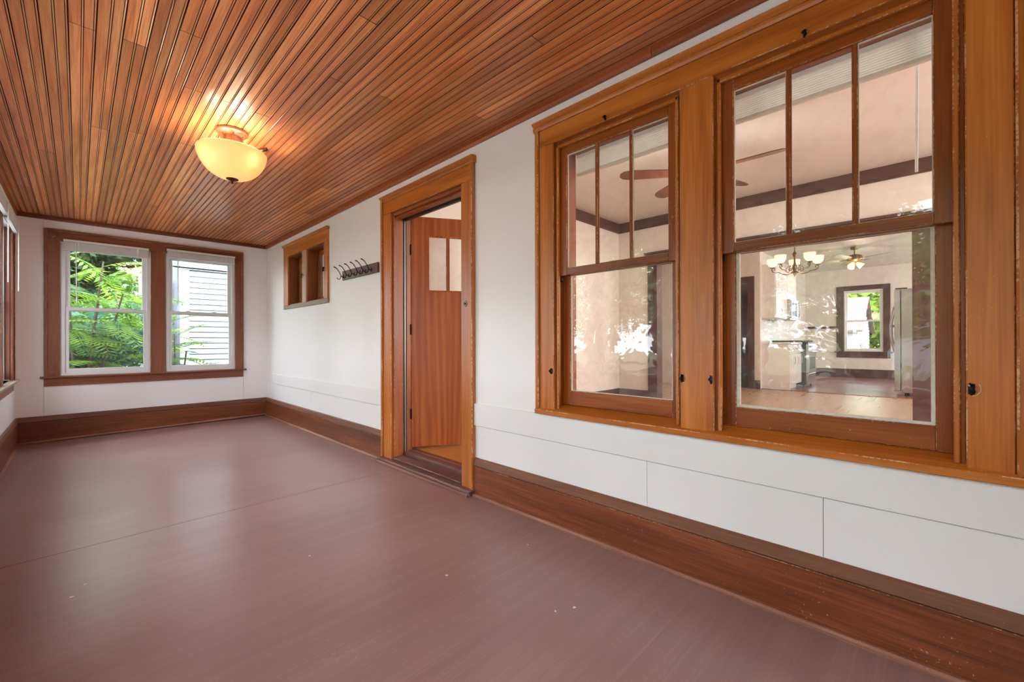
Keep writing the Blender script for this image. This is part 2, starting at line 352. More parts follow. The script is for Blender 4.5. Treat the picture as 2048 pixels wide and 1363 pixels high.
XR, YB, XL, YF = 1.90, 6.83, -.465, -1.5
CZ = 2.425            # porch ceiling
FR = lambda u, d, z: (XR+d, u, z)        # right wall: u = y, d = away from the porch
FB = lambda u, d, z: (u, YB+d, z)        # far wall: u = x
FL = lambda u, d, z: (XL-d, u, z)        # left wall
FN = lambda u, d, z: (u, YF-d, z)        # wall behind the camera
fz = lambda x: .012*(x-.7)               # the porch floor falls slightly outward
IF = .11; IC = 2.90                      # floor and ceiling of the house

# ------------------------------------------------------------------ porch shell
fl = root('floor', (0, 0, 0), kind='structure')
def wedge(x0, x1, y0, y1, t):
    return MB().add([(x, y, fz(x)+dz) for x in (x0, x1) for y in (y0, y1) for dz in (-t, 0)],
                    [(0, 1, 3, 2), (4, 6, 7, 5), (0, 4, 5, 1), (2, 3, 7, 6), (0, 2, 6, 4), (1, 5, 7, 3)])
edges = [YF, -.51, .71, 1.93, 3.15, 4.37, 5.59, YB]
gap = {3.15: .003, 4.37: .0008}
for a, b in zip(edges[:-1], edges[1:]):
    ob('floor_panel', wedge(XL, XR+.02, a+gap.get(a, .0003), b-gap.get(b, .0003)/2, .012), 'floor', fl)
m = wedge(XL, XR+.02, YF, YB, .1); m.v = [(x, y, z-.0125) for x, y, z in m.v]; ob('subfloor', m, 'rubber', fl)

# ceiling of bead boards
ce = root('ceiling', (0, 0, CZ), kind='structure')
box('ceiling_backing', None, XL-.1, XR+.1, YF-.1, YB+.1, CZ+.0085, CZ+.1, 'rubber', ce, bev=0)
PW = .0863; X0 = -.030
prof = [(.0008, .0085), (.0008, .004), (.0022, 0), (.0382, 0), (.0388, .0050), (.0404, .0050), (.0410, .0008), (.0434, -.0006), (.0458, .0008), (.0464, .0050), (.0480, .0050), (.0486, 0),
        (.0762, 0), (.0768, .0050), (.0784, .0050), (.0790, .0008), (.0815, -.0006), (.0838, .0008), (.0855, .005), (.0855, .0085)]
JO = {0: [2.642], 2: [2.622], 4: [2.369], 5: [2.88], 7: [2.891], 9: [2.903], 11: [2.243], -2: [4.548], 3: [3.736], 6: [3.715, 5.6], 1: [3.821], 13: [3.698, .9], 14: [2.212, 5.2],
      10: [1.73, 4.9], 12: [4.404], 8: [4.75], -4: [5.7], 15: [3.1], 17: [1.3, 4.5], 19: [2.7, 5.9], 16: [5.0], 18: [3.9], 20: [2.0, 4.8], 21: [3.3]}
kk = -6
while X0+kk*PW < XR:
    x0 = X0+kk*PW; js = sorted(JO.get(kk, []) + ([.2] if kk % 3 == 0 else []))
    ys = [YF]+js+[YB]
    pr = [(max(min(x0+p, XR), XL), q) for p, q in prof]
    if max(p for p, q in pr)-min(p for p, q in pr) > .004:
        for a, b in zip(ys[:-1], ys[1:]):
            o_ = ob('ceiling_board', MB().prism(pr, a+.0015, b-.0015, lambda p, q, t: (p, t, CZ+q)), 'ceil', ce)
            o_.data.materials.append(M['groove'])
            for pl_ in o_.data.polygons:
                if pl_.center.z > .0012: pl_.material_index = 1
    kk += 1

# right wall (porch face), thickness .17
W1 = (.817, 1.537, .64, 2.1665); W2 = (-.054, .674, .64, 2.1665); DO = (2.366, 3.325, -.2, 2.1505); SW = (4.755, 5.885, 1.52, 2.14)
wr = ob('wall_right', MB(FR).slab(-3.2, 7.1, -.4, 3.05, [W1, W2, DO, SW], .0066, .17), 'seam', kind='structure')
ZB = .632; CB = CZ-.047
def panel(u0, u1, z0, z1, holes=()):
    ob('wall_panel', MB(FR).slab(u0, u1, z0, z1, list(holes), 0, .0065), 'wall', wr, bev=.0008)
panel(YF, 2.24, .60, CZ, [(-.17, 1.66, .64, 2.29)])
panel(2.24, 3.47, 2.28, CZ)
panel(3.47, YB, .60, CZ, [(4.67, 6.04, 1.48, 2.28)])
for a, b in ((YF, .302), (.304, .988), (.990, 2.25), (3.465, 5.2), (5.2025, YB)):
    panel(a, b, .2, .4825)
for a, b in ((YF, 2.24), (3.47, YB)):
    ob('wall_board', MB(FR).box(a, b, -.014, .006, .4875, ZB-(.014 if a > 3 else 0)), 'wall', wr, bev=.001)
# far wall
BW = (-.14, 1.505, .688, 2.165)
wb = ob('wall_back', MB(FB).slab(-.60, 2.1, -.4, 2.6, [BW], .0056, .14), 'seam', kind='structure')
for a, b, z0, z1 in ((XL, -.2635, .2, CZ), (1.6065, XR, .2, CZ), (-.262, 1.605, 2.25, CZ), (-.262, 1.605, .2, .60)):
    ob('wall_panel', MB(FB).box(a, b, 0, .0055, z0, z1), 'wall', wb, bev=.0008)
for a, b in ((-.262, -.13), (1.495, 1.605)):
    ob('wall_panel', MB(FB).box(a, b, 0, .0055, .6, 2.25), 'wall', wb)
# left wall: a row of windows, behind the camera as well
LW = [(5.61, 6.34)]
for k in range(1, 9): u1 = 6.34-k*.86; LW.append((u1-.73, u1))
LW = [w_ for w_ in LW if w_[0] > YF+.1]
wl = ob('wall_left', MB(FL).slab(-1.6, 6.98, -.4, 2.6, [(a, b, .69, 2.16) for a, b in LW], 0, .13), 'wall', kind='structure')
wf = ob('wall_front', MB(FN).slab(-.6, 2.07, -.4, 2.6, [], 0, .13), 'wall', kind='structure')
# roof over the porch with eaves, and the roof of the house
rf = ob('porch_roof', MB().add([(-1.0, -2.2, 2.56), (-1.0, 7.6, 2.56), (2.1, -2.2, 3.3), (2.1, 7.6, 3.3), (-1.0, -2.2, 2.66), (-1.0, 7.6, 2.66), (2.1, -2.2, 3.4), (2.1, 7.6, 3.4)],
        [(0, 1, 3, 2), (4, 6, 7, 5), (0, 4, 5, 1), (2, 3, 7, 6), (0, 2, 6, 4), (1, 5, 7, 3)]), 'shingle', kind='structure')

# trims ------------------------------------------------------------
t = root('trim_1', (XR, 0, CZ), kind='structure')
for a, b in ((YF, .95), (.952, 3.9), (3.902, YB-.0)):
    ob('ceiling_trim', MB(FR).prism([(0, 0), (-.020, 0), (-.020, -.03), (-.014, -.047), (0, -.047)], a, b, lambda p, q, s: (s, p, CZ+q)), 'crown', t, bev=.001)
t = root('trim_2', (0, YB, CZ), kind='structure')
ob('ceiling_trim', MB(FB).prism([(0, 0), (-.020, 0), (-.020, -.03), (-.014, -.047), (0, -.047)], XL, XR, lambda p, q, s: (s, p, CZ+q)), 'crownx', t, bev=.001)
t = root('trim_3', (XL, 0, CZ), kind='structure')
ob('ceiling_trim', MB(FL).prism([(0, 0), (-.020, 0), (-.020, -.03), (-.014, -.047), (0, -.047)], YF, YB, lambda p, q, s: (s, p, CZ+q)), 'crown', t, bev=.001)

def baseboard(name, fr, u0, u1, ax, zf0, zf1, par=None, first=False):
    r = root(name, (0, 0, 0), kind='structure') if par is None else par
    def pr(prof, mat, nm, bev=.001):
        o = MB(fr); n = len(prof)
        vs = [(u0, d, z+(zf0 if z < .1 else 0)) for d, z in prof]+[(u1, d, z+(zf1 if z < .1 else 0)) for d, z in prof]
        o.add(vs, [tuple(range(n)), tuple(range(2*n-1, n-1, -1))]+[(i, (i+1) % n, n+(i+1) % n, n+i) for i in range(n)])
        ob(nm, o, mat, r, bev)
    pr([(0, 0), (-.018, 0), (-.018, .212), (-.012, .2145), (0, .2145)], 'base_'+ax, 'board')
    pr([(0, .219), (-.024, .219), (-.024, .2225), (-.021, .235), (-.015, .262), (-.004, .268), (0, .268)], 'cap' if ax == 'y' else 'capx', 'cap_molding')
    pr([(-.0185, 0), (-.040, 0), (-.039, .008), (-.031, .017), (-.0185, .019)], 'shoe' if ax == 'y' else 'shoex', 'shoe_molding')
    return r
r = baseboard('baseboard_right', FR, YF, 2.235, 'y', fz(XR), fz(XR))
baseboard('', FR, 3.478, YB, 'y', fz(XR), fz(XR), par=r)
baseboard('baseboard_back', FB, XL, XR, 'x', fz(XL)+.004, fz(XR)+.012)
baseboard('baseboard_left', FL, YF, YB, 'y', fz(XL), fz(XL))

# ------------------------------------------------------------------ blinds
def blind(fr, u0, u1, d0, ztop, h, label, wand_u, wand_z, mat='blind', group=None, sheet=False):
    b = fr((u0+u1)/2, d0, ztop); r = root('window_blind', b, label, 'blind', group)
    sg = -1
    hd = .026
    ob('headrail', MB(fr).box(u0, u1, d0, d0-.034, ztop-hd, ztop), mat, r, bev=.002)
    st = MB(fr); n = 9 if sheet else 14; zs0 = ztop-hd-.003; zs1 = ztop-h+.014; pt = (zs0-zs1)/n
    for i in range(n):
        z = zs1+pt*i
        if sheet:
            st.add([(u, d, zz) for u in (u0+.006, u1-.006) for d, zz in ((d0-.003, z), (d0-.010, z+.0035), (d0-.017, z+.0045), (d0-.024, z+.0035), (d0-.031, z))],
                   [(k, k+1, 6+k, 5+k) for k in range(4)])
            continue
        st.add([(u, d, zz) for u in (u0+.006, u1-.006) for d, zz in ((d0-.003, z), (d0-.003, z+pt*.72), (d0-.017, z+pt*.9), (d0-.031, z+pt*.72), (d0-.031, z), (d0-.017, z+pt*.18))],
               [(0, 1, 2, 3, 4, 5), (6, 7, 8, 9, 10, 11)]+[(k, (k+1) % 6, 6+(k+1) % 6, 6+k) for k in range(6)])
    ob('slat_stack', st, mat, r, kind='stuff')
    ob('bottom_rail', MB(fr).box(u0+.004, u1-.004, d0-.004, d0-.030, ztop-h, ztop-h+.013), mat, r, bev=.002)
    for f in (.16, .86):
        u = u0+(u1-u0)*f
        ob('ladder_cord', MB(fr).box(u-.009, u+.009, d0-.0325, d0-.0345, ztop-h+.004, ztop-hd), mat, r)
    if wand_u is not None:
        a = fr(wand_u, d0-.040, ztop-.02); e = fr(wand_u+.004, d0-.038, wand_z)
        ob('tilt_wand', MB().tube([a, e], .0045, 6), mat, r)
    return r

# ------------------------------------------------------------------ white vinyl double hung unit
def vinyl_unit(fr, u0, u1, z0, z1, par, dd=.03, glassm='glass'):
    ob('window_frame', MB(fr).ring(u0, u1, z0, z1, .032, .032, .03, .03, dd-.012, dd+.07), 'vinyl', par, bev=.002)
    zm = (z0+z1)/2-.012
    su0, su1 = u0+.030, u1-.030
    up = ob('upper_sash', MB(fr).ring(su0, su1, zm-.01, z1-.028, .042, .042, .03, .045, dd+.035, dd+.06), 'vinyl', par, bev=.002)
    ob('pane', MB(fr).box(su0+.04, su1-.04, dd+.045, dd+.049, zm+.018, z1-.07), glassm, up, bev=0)
    lo = ob('lower_sash', MB(fr).ring(su0-.002, su1+.002, z0+.028, zm+.032, .034, .034, .045, .034, dd+.004, dd+.031), 'vinyl', par, bev=.002)
    ob('pane', MB(fr).box(su0+.03, su1-.03, dd+.016, dd+.02, z0+.07, zm+.001), glassm, lo, bev=0)
    lk = (su0+su1)/2
    for q in (-.14, .14):
        ob('sash_lock', MB(fr).box(lk+q-.022, lk+q+.022, dd-.002, dd+.012, zm+.032, zm+.042), 'vinyl', lo, bev=.002)

# far window: brown casing, two white units
w1 = root('window_1', (.67, YB, .69), kind='structure')
zt = 2.285
ob('casing', MB(FB).box(-.262, -.235, -.030, 0, .69, zt), 'brown_z', w1, bev=.003)
ob('casing', MB(FB).box(-.235, -.14, -.020, .0, .69, 2.165), 'brown_z', w1, bev=.002)
ob('casing', MB(FB).box(.622, .762, -.020, .03, .69, 2.165), 'brown_z', w1, bev=.002)
ob('casing', MB(FB).box(1.505, 1.580, -.020, .0, .69, 2.165), 'brown_z', w1, bev=.002)
ob('casing', MB(FB).box(1.580, 1.605, -.030, 0, .69, zt), 'brown_z', w1, bev=.003)
ob('head_casing', MB(FB).box(-.235, 1.580, -.020, 0, 2.166, 2.262), 'brown_x', w1, bev=.002)
ob('head_casing', MB(FB).box(-.235, 1.580, -.030, 0, 2.263, zt), 'brown_x', w1, bev=.003)
ob('stool', MB(FB).prism([(0, .668), (-.05, .668), (-.056, .674), (-.056, .684), (-.05, .690), (.05, .690), (.05, .668)], -.290, 1.634, lambda p, q, s: (s, p, q)), 'brown_x', w1, bev=.001)
ob('apron', MB(FB).box(-.262, 1.603, -.018, 0, .582, .6675), 'brown_x', w1, bev=.002)
for u in (-.14, .762-.006): pass
for (a, b) in ((-.14, .622), (.762, 1.505)):
    vinyl_unit(FB, a+.004, b-.004, .690, 2.162, w1, dd=.01)
ob('curtain_bracket', MB().tube([(-.195, YB-.02, 2.185), (-.20, YB-.055, 2.188), (-.175, YB-.062, 2.2)], .005, 6), 'chrome', w1, smooth=True)
ob('curtain_bracket', MB().tube([(-.16, YB-.02, 2.215), (-.16, YB-.045, 2.215), (-.15, YB-.05, 2.225)], .006, 6), 'brass', w1, smooth=True)
ob('curtain_bracket', MB().tube([(1.535, YB-.02, 2.2), (1.535, YB-.04, 2.2), (1.525, YB-.045, 2.205)], .005, 6), 'brass', w1, smooth=True)
blind(FB, -.116, .602, -.022, 2.185, .124, 'raised white slatted blind over the left half of the far window, beside the greenery', -.018, 1.475)
blind(FB, .772, 1.50, -.022, 2.212, .108, 'raised white slatted blind over the right half of the far window, before the clapboard house', .878, 1.53)

# left windows
w2 = root('window_2', (XL, 3, .69), kind='structure')
ob('casing', MB(FL).box(6.34, 6.44, -.018, 0, .69, 2.165), 'brown_z', w2, bev=.002)
ob('casing', MB(FL).box(6.44, 6.475, -.028, 0, .69, zt), 'brown_z', w2, bev=.003)
ob('head_casing', MB(FL).box(LW[-1][0]-.1, 6.44, -.020, 0, 2.166, zt), 'brown_y', w2, bev=.002)
for i, (a, b) in enumerate(LW):
    if i+1 < len(LW): ob('casing', MB(FL).box(LW[i+1][1], a, -.018, .0, .69, 2.165), 'brown_z', w2, bev=.002)
    for e in ((a, a+.012), (b-.012, b)): ob('jamb', MB(FL).box(e[0], e[1], -.0, .06, .70, 2.16), 'brown_z', w2)
    vinyl_unit(FL, a+.012, b-.012, .70, 2.158, w2, dd=.045)
    if i < 7:
        blind(FL, a-.01, b+.06, -.020, 2.245, .13, ['raised white blind at the far end of the left wall, nearest the corner', 'raised white blind on the left wall, cut by the left edge of the photo',
              'raised white blind third from the far end of the left window row', 'raised white blind fourth from the far end of the left window row', 'raised white blind fifth from the far end of the left window row',
              'raised white blind sixth from the far end of the left window row', 'raised white blind seventh from the far end of the left window row'][i], b-.03 if i == 0 else b-.05, 1.55, group='blinds along the left windows')
ob('casing', MB(FL).box(LW[-1][0]-.1, LW[-1][0], -.018, 0, .69, 2.165), 'brown_z', w2, bev=.002)
ob('stool', MB(FL).prism([(0, .668), (-.052, .668), (-.058, .676), (-.052, .690), (.05, .690), (.05, .668)], LW[-1][0]-.13, 6.51, lambda p, q, s: (s, p, q)), 'wornrail', w2, bev=.001)
ob('apron', MB(FL).box(LW[-1][0]-.1, 6.475, -.018, 0, .582, .6675), 'brown_y', w2, bev=.002)

# ------------------------------------------------------------------ old wood double hung windows on the right wall
w4 = root('window_4', (XR, .75, .66), kind='structure')
def latch(u, z, par, s=.016, white=False):
    l_ = ob('latch', MB(FR).box(u-s*.35, u+s*.45, -.0245, -.0215, z-s, z+s*.8), 'chrome' if white else 'black', par, bev=.002)
    ob('cam', MB().tube([FR(u+.004, -.024, z+s*.8), FR(u-.002, -.034, z+s*.35), FR(u+.003, -.038, z), FR(u-.003, -.034, z-s*.5), FR(u+.002, -.0245, z-s*1.05)], [.003, .0055, .0065, .0055, .003], 7), 'black', l_, smooth=True)
    ob('screw', MB().tube([FR(u+s*.25, -.024, z+s*.5), FR(u+s*.25, -.028, z+s*.5)], .004, 8), 'chrome', l_)
    pts = [FR(u-.018*math.cos(t_*.22), -.0222, z-.022*math.sin(t_*.22)) for t_ in range(-3, 8)]
    if not white: ob('scraped_arc', MB().tube(pts, .0009, 4), 'chip', l_)
box('backband', FR, 1.641, 1.668, -.036, 0, .665, 2.285, 'casing_z', w4, bev=.005)
box('casing', FR, 1.537, 1.6405, -.022, 0, .665, 2.164, 'casing_z', w4, bev=.003)
box('mullion_casing', FR, .674, .817, -.022, .0, .665, 2.164, 'casing_z', w4, bev=.003)
box('casing', FR, -.152, -.054, -.022, 0, .665, 2.164, 'casing_z', w4, bev=.003)
box('backband', FR, -.180, -.1525, -.036, 0, .665, 2.285, 'casing_z', w4, bev=.005)
box('head_casing', FR, -.152, 1.6405, -.022, 0, 2.165, 2.262, 'casing_y', w4, bev=.003)
ob('head_molding', MB(FR).prism([(0, 2.262), (-.026, 2.262), (-.032, 2.272), (-.034, 2.282), (-.026, 2.29), (-.040, 2.300), (-.046, 2.305), (-.046, 2.311), (0, 2.311)], -.185, 1.682, lambda p, q, s: (s, p, q)), 'casing_y', w4, bev=.001)
ob('sill', MB(FR).prism([(0, .637), (-.040, .637), (-.040, .662), (-.036, .665), (.075, .700), (.17, .70), (.17, .637)], -.18, 1.668, lambda p, q, s: (s, p, q)), 'casing_y', w4, bev=.002)
def old_window(u0, u1, par):
    zt_ = 2.155
    for a, b in ((u0, u0+.012), (u1-.012, u1)):
        box('jamb', FR, a, b, -.004, .17, .66, zt_, 'sash_z', par)
    box('head_jamb', FR, u0, u1, -.004, .17, zt_-.008, zt_+.0115, 'sash_y', par)
    for a, b in ((u0+.012, u0+.026), (u1-.026, u1-.012)):
        box('stop_molding', FR, a, b, -.012, .008, .675, zt_-.01, 'casing_z', par, bev=.003)
    box('stop_molding', FR, u0+.012, u1-.012, -.012, .008, zt_-.026, zt_-.010, 'casing_y', par, bev=.003)
    s0, s1 = u0+.014, u1-.014; w_ = .052
    g0, g1 = u0+.0685, u1-.0685
    zu0, zu1 = 1.457, 2.088
    up = root('upper_sash', FR((s0+s1)/2, .025, 1.42)); up.parent = par; up.location = Vector(up.location)-BASE[par.name]
    def P(nm, *a, mat='sash_z', bev=.002):
        o = box(nm, FR, *a, mat, None, bev); return o
    def sub(nm, fr, a, mat, bev=.002, sh=up):
        o = box(nm, fr, *a, mat, sh, bev); return o
    # upper sash: stiles, rails, two bars, three panes
    sub('stile', FR, (s0, g0, .010, .042, 1.418, 2.143), 'sash_z'); sub('stile', FR, (g1, s1, .010, .042, 1.418, 2.143), 'sash_z')
    sub('top_rail', FR, (g0, g1, .0105, .0415, zu1, 2.143), 'sash_y'); sub('meeting_rail', FR, (g0, g1, .009, .042, 1.420, zu0), 'sash_y')
    pw = (g1-g0-.028)/3
    for k in (1, 2):
        a = g0+k*pw+(k-1)*.014; sub('glazing_bar', FR, (a, a+.014, .012, .036, zu0, zu1), 'sash_z')
    for k in range(3):
        a = g0+k*(pw+.014)-.003; sub('pane', FR, (a, a+pw+.006, .026, .029, zu0-.004, zu1+.004), 'oldglass_up', 0)
        m_ = MB(FR).ring(a+.003, a+pw+.003, zu0, zu1, .003, .003, .003, .004, .020, .026); ob('putty', m_, 'putty' if k != 1 else 'sash_y', up)
    lo = root('lower_sash', FR((s0+s1)/2, .06, .7)); lo.parent = par; lo.location = Vector(lo.location)-BASE[par.name]
    zl0, zl1 = .775, 1.420
    for a, b in ((s0, g0-.003), (g1+.003, s1)): sub('stile', FR, (a, b, .045, .077, .695, 1.455), 'sash_z', sh=lo)
    sub('bottom_rail', FR, (g0-.003, g1+.003, .0455, .0765, .695, zl0), 'sash_y', sh=lo); sub('meeting_rail', FR, (g0-.003, g1+.003, .0455, .0765, zl1, 1.455), 'sash_y', sh=lo)
    sub('pane', FR, (g0-.006, g1+.006, .060, .063, zl0-.004, zl1+.004), 'oldglass', 0, sh=lo)
    ob('putty', MB(FR).ring(g0-.003, g1+.003, zl0, zl1, *((.011, .014, .010, .004) if u0 < 0 else (.006, .004, .004, .003)), .050, .060), 'putty', lo, bev=.001)
    um = (s0+s1)/2+.02
    ob('sash_lock', MB(FR).box(um-.03, um+.03, .05, .074, 1.4555, 1.468), 'black', lo, bev=.004)
    box('sash_hinge', FR, u1-.034, u1-.016, .009, .024, 1.385, 1.412, 'black', par, bev=.003)
    box('stool', FR, u0, u1, .078, .172, .66, .72, 'dark_y', par)
BASE_FIX = None
old_window(W1[0], W1[1], w4); old_window(W2[0], W2[1], w4)
for u, z, s, wt in ((1.195, 2.178, .013, 1), (.349, 2.175, .013, 1), (1.553, .886, .016, 0), (.808, .889, .018, 0), (.684, .890, .018, 1), (-.066, .907, .018, 0)):
    latch(u, z, w4, s, wt)
# house-side casing of the two windows
for a, b in ((1.537, 1.66), (.674, .817), (-.18, -.054)): box('casing', FR, a, b, .17, .19, .60, 2.155, 'dark_z', w4)
box('head_casing', FR, -.18, 1.66, .17, .19, 2.155, 2.29, 'dark_y', w4)
FLiv = lambda u, d, z: (2.07-d, u, z)
blind(FLiv, .675, -.055, -.030, 2.168, .128, 'raised ivory blind inside the living room behind the larger right-hand window', .056, 1.66, mat='blindgreen', sheet=True)
blind(FLiv, 1.54, .815, -.030, 2.168, .128, 'raised ivory blind inside the living room behind the narrower left-hand window', None, 0, mat='blindgreen', sheet=True)

# ------------------------------------------------------------------ small casement pair in the right wall
w5 = root('window_5', (XR, 5.3, 1.48), kind='structure')
box('casing', FR, 5.885, 6.055, -.020, 0, 1.52, 2.14, 'casing_z', w5, bev=.003)
box('casing', FR, 4.652, 4.755, -.020, 0, 1.52, 2.14, 'casing_z', w5, bev=.003)
box('mullion_casing', FR, 5.268, 5.398, -.020, .005, 1.52, 2.14, 'wornpost', w5, bev=.003)
box('head_casing', FR, 4.652, 6.055, -.020, 0, 2.141, 2.262, 'casing_y', w5, bev=.003)
ob('head_molding', MB(FR).prism([(0, 2.262), (-.022, 2.262), (-.026, 2.28), (-.036, 2.288), (-.036, 2.296), (0, 2.296)], 4.645, 6.075, lambda p, q, s: (s, p, q)), 'casing_y', w5, bev=.001)
box('sill', FR, 4.652, 6.055, -.022, .0, 1.476, 1.519, 'wornrail', w5, bev=.003)
for a, b in ((4.755, 5.268), (5.398, 5.885)):
    ob('reveal', MB(FR).ring(a, b, 1.52, 2.14, .012, .012, .012, .012, .0, .17), 'reveal', w5)
    sa = ob('sash', MB(FR).ring(a+.012, b-.012, 1.532, 2.128, .042, .042, .05, .05, .105, .135), 'sash_z', w5, bev=.002)
    ob('pane', MB(FR).box(a+.052, b-.052, .118, .121, 1.58, 2.08), 'oldglass_up', sa)
    ob('latch', MB().tube([FR(a-.02, -.022, 1.86), FR(a-.02, -.034, 1.86), FR(a-.02, -.034, 1.815)], .008, 6), 'black', w5)
ob('catch_hook', MB().tube([FR(5.40, -.02, 1.855), FR(5.37, -.028, 1.858), FR(5.34, -.028, 1.852)], .004, 6), 'brass', w5)

# ------------------------------------------------------------------ coat rack with six hooks
cr_ = root('coat_rack', (XR-.02, 3.92, 1.72), 'dark wooden coat rack with six black hooks on the white wall left of the door', 'coat rack')
ob('board', MB(FR).box(3.557, 4.29, -.020, 0, 1.673, 1.765), 'rack', cr_, bev=.004)
for y in (4.255, 4.135, 4.015, 3.895, 3.785, 3.675):
    def q(d, z, dy=0): return (XR-.02-d, y+dy, z)
    m_ = MB(); up = [q(.004, 1.705), q(.020, 1.707), q(.030, 1.722), q(.045, 1.752), q(.064, 1.778), q(.085, 1.792), q(.098, 1.794)]
    m_.tube(up, [.0045, .0045, .004, .0036, .0036, .0045, .006], 7)
    h_ = ob('hook', m_, 'black', cr_, smooth=True)
    ob('lower_prong', MB().tube([q(.026, 1.712), q(.030, 1.695), q(.036, 1.681), q(.048, 1.675), q(.060, 1.681), q(.066, 1.692)], [.004, .0036, .0034, .0034, .0038, .0048], 7), 'black', h_, smooth=True)
    ob('hook_plate', MB(FR).box(y-.010, y+.010, -.025, -.0195, 1.688, 1.728), 'black', h_, bev=.003)

# ------------------------------------------------------------------ doorway, threshold, door leaf
d1 = root('door_1', (XR, 2.84, 0), kind='structure')
box('backband', FR, 3.452, 3.479, -.036, 0, .05, 2.285, 'casing_z', d1, bev=.005)
box('casing', FR, 3.325, 3.4515, -.022, 0, .05, 2.152, 'casing_z', d1, bev=.003)
box('casing', FR, 2.262, 2.366, -.022, 0, .05, 2.152, 'casing_z', d1, bev=.003)
box('backband', FR, 2.237, 2.2615, -.034, 0, .05, 2.285, 'casing_z', d1, bev=.005)
box('head_casing', FR, 2.262, 3.4515, -.022, 0, 2.153, 2.262, 'casing_y', d1, bev=.003)
ob('head_molding', MB(FR).prism([(0, 2.262), (-.024, 2.262), (-.028, 2.276), (-.022, 2.284), (-.036, 2.298), (-.042, 2.304), (-.042, 2.310), (0, 2.310)], 2.225, 3.492, lambda p, q, s: (s, p, q)), 'casing_y', d1, bev=.001)
box('jamb', FR, 3.300, 3.325, -.004, .085, .07, 2.15, 'sash_z', d1, bev=.002)
box('metal_track', FR, 3.296, 3.322, .086, .118, .07, 2.14, 'rubber', d1, bev=.002)
box('weatherstrip', FR, 3.291, 3.296, .094, .100, .07, 2.13, 'chrome', d1, bev=.001)
box('jamb', FR, 3.300, 3.325, .1185, .17, .07, 2.15, 'sash_z', d1, bev=.002)
box('jamb', FR, 2.366, 2.386, -.004, .17, .07, 2.15, 'sash_z', d1, bev=.002)
box('head_jamb', FR, 2.386, 3.300, -.004, .17, 2.125, 2.15, 'sash_y', d1, bev=.002)
box('head_stop', FR, 2.386, 3.300, .02, .07, 2.108, 2.125, 'sash_y', d1, bev=.002)
box('metal_track', FR, 2.386, 3.296, .086, .118, 2.098, 2.1245, 'rubber', d1, bev=.002)
box('weatherstrip', FR, 2.386, 3.291, .094, .100, 2.093, 2.098, 'chrome', d1)
lk = ob('door_lock', MB().lathe([(.001, -.003), (.021, -.003), (.022, 0), (.019, .004), (.013, .004), (.012, .002), (.001, .002)], 0, 0, 24), 'brass', d1, smooth=2)
lk.rotation_euler = (0, -math.pi/2, 0)
lk.location = Vector((XR-.022, 2.318, 1.312))-BASE[d1.name]
for v in lk.data.vertices: v.co += BASE[d1.name]
kc = ob('keyhole', MB().lathe([(.001, 0), (.008, 0), (.008, .005), (.001, .006)], 0, 0, 14), 'black', lk); kc.location = (0, 0, 0)
for v in kc.data.vertices: v.co += BASE[d1.name]
for a, b in ((2.2, .0), ): pass
box('casing', FR, 3.31, 3.42, .17, .19, IF, 2.16, 'dark_z', d1)
box('casing', FR, 2.26, 2.37, .17, .19, IF, 2.16, 'dark_z', d1)
box('head_casing', FR, 2.26, 3.42, .17, .19, 2.16, 2.28, 'dark_y', d1)
th = root('door_threshold', (XR, 2.85, 0), kind='structure')
zf = fz(XR)
ob('threshold_shoe', MB(FR).prism([(-.04, zf), (-.084, zf), (-.082, zf+.010), (-.074, zf+.018), (-.04, zf+.018)], 2.237, 3.478, lambda p, q, s: (s, p, q)), 'shoe', th, bev=.001)
ob('sill_board', MB(FR).prism([(-.040, zf), (-.064, zf), (-.064, .040), (-.06, .050), (.02, .053), (.02, zf)], 2.232, 3.482, lambda p, q, s: (s, p, q)), 'threshold', th, bev=.002)
ob('sill_step', MB(FR).prism([(-.012, .0535), (-.012, .066), (.090, .074), (.090, .0535)], 2.386, 3.300, lambda p, q, s: (s, p, q)), 'threshold', th, bev=.002)
ob('saddle', MB(FR).prism([(.0905, .05), (.0905, .090), (.10, .100), (.165, .112), (.20, .112), (.20, .05)], 2.386, 3.300, lambda p, q, s: (s, p, q)), 'threshold', th, bev=.002)
for a, b in ((2.234, 2.30), (3.44, 3.484)):
    box('chipped_end', FR, a, b, -.068, -.0645, zf, .048, 'gray', th, bev=.002)

# door leaf, hinged at the far jamb and opened 60 degrees into the house
ang = math.radians(60); ux, uy = math.sin(ang), -math.cos(ang)   # along the leaf
nx, ny = -uy*1.0, ux*1.0
HX, HY = 2.062, 3.292
def FD(u, d, z): return (HX+ux*u+(-uy)*d*1.0, HY+uy*u+ux*d*1.0, z)   # d: away from the camera side
dl = root('door', (HX, HY, IF), 'tall varnished wooden door with a small glazed top light, standing open inward', 'door')
DW = .832; zb, zt2 = .128, 2.155; g = (.148, DW-.148, 1.502, 1.985)
dm = MB(FD).slab(0, DW, zb, zt2, [(g[0], g[1], g[2], g[3])], 0, .044); ob('door_leaf', dm, 'door', dl, bev=.002)
pw = (g[1]-g[0]-2*.031)/3
for k in (1, 2):
    a = g[0]+k*pw+(k-1)*.031; ob('glazing_bar', MB(FD).box(a, a+.031, .004, .04, g[2], g[3]), 'door', dl, bev=.003)
for k in range(3):
    a = g[0]+k*(pw+.031); ob('pane', MB(FD).box(a, a+pw, .018, .022, g[2], g[3]), 'oldglass_up', dl)
ob('glazing_bead', MB(FD).ring(g[0]-.006, g[1]+.006, g[2]-.006, g[3]+.006, .012, .012, .012, .012, -.004, .004), 'sash_z', dl, bev=.001)
ob('door_edge', MB(FD).box(-.0025, 0, .002, .042, zb, zt2), 'sash_z', dl)
for z in (.42, 1.16, 1.86):
    h = ob('hinge', MB().tube([(HX-.004, HY+.004, z-.045), (HX-.004, HY+.004, z+.045)], .007, 8), 'black', dl)
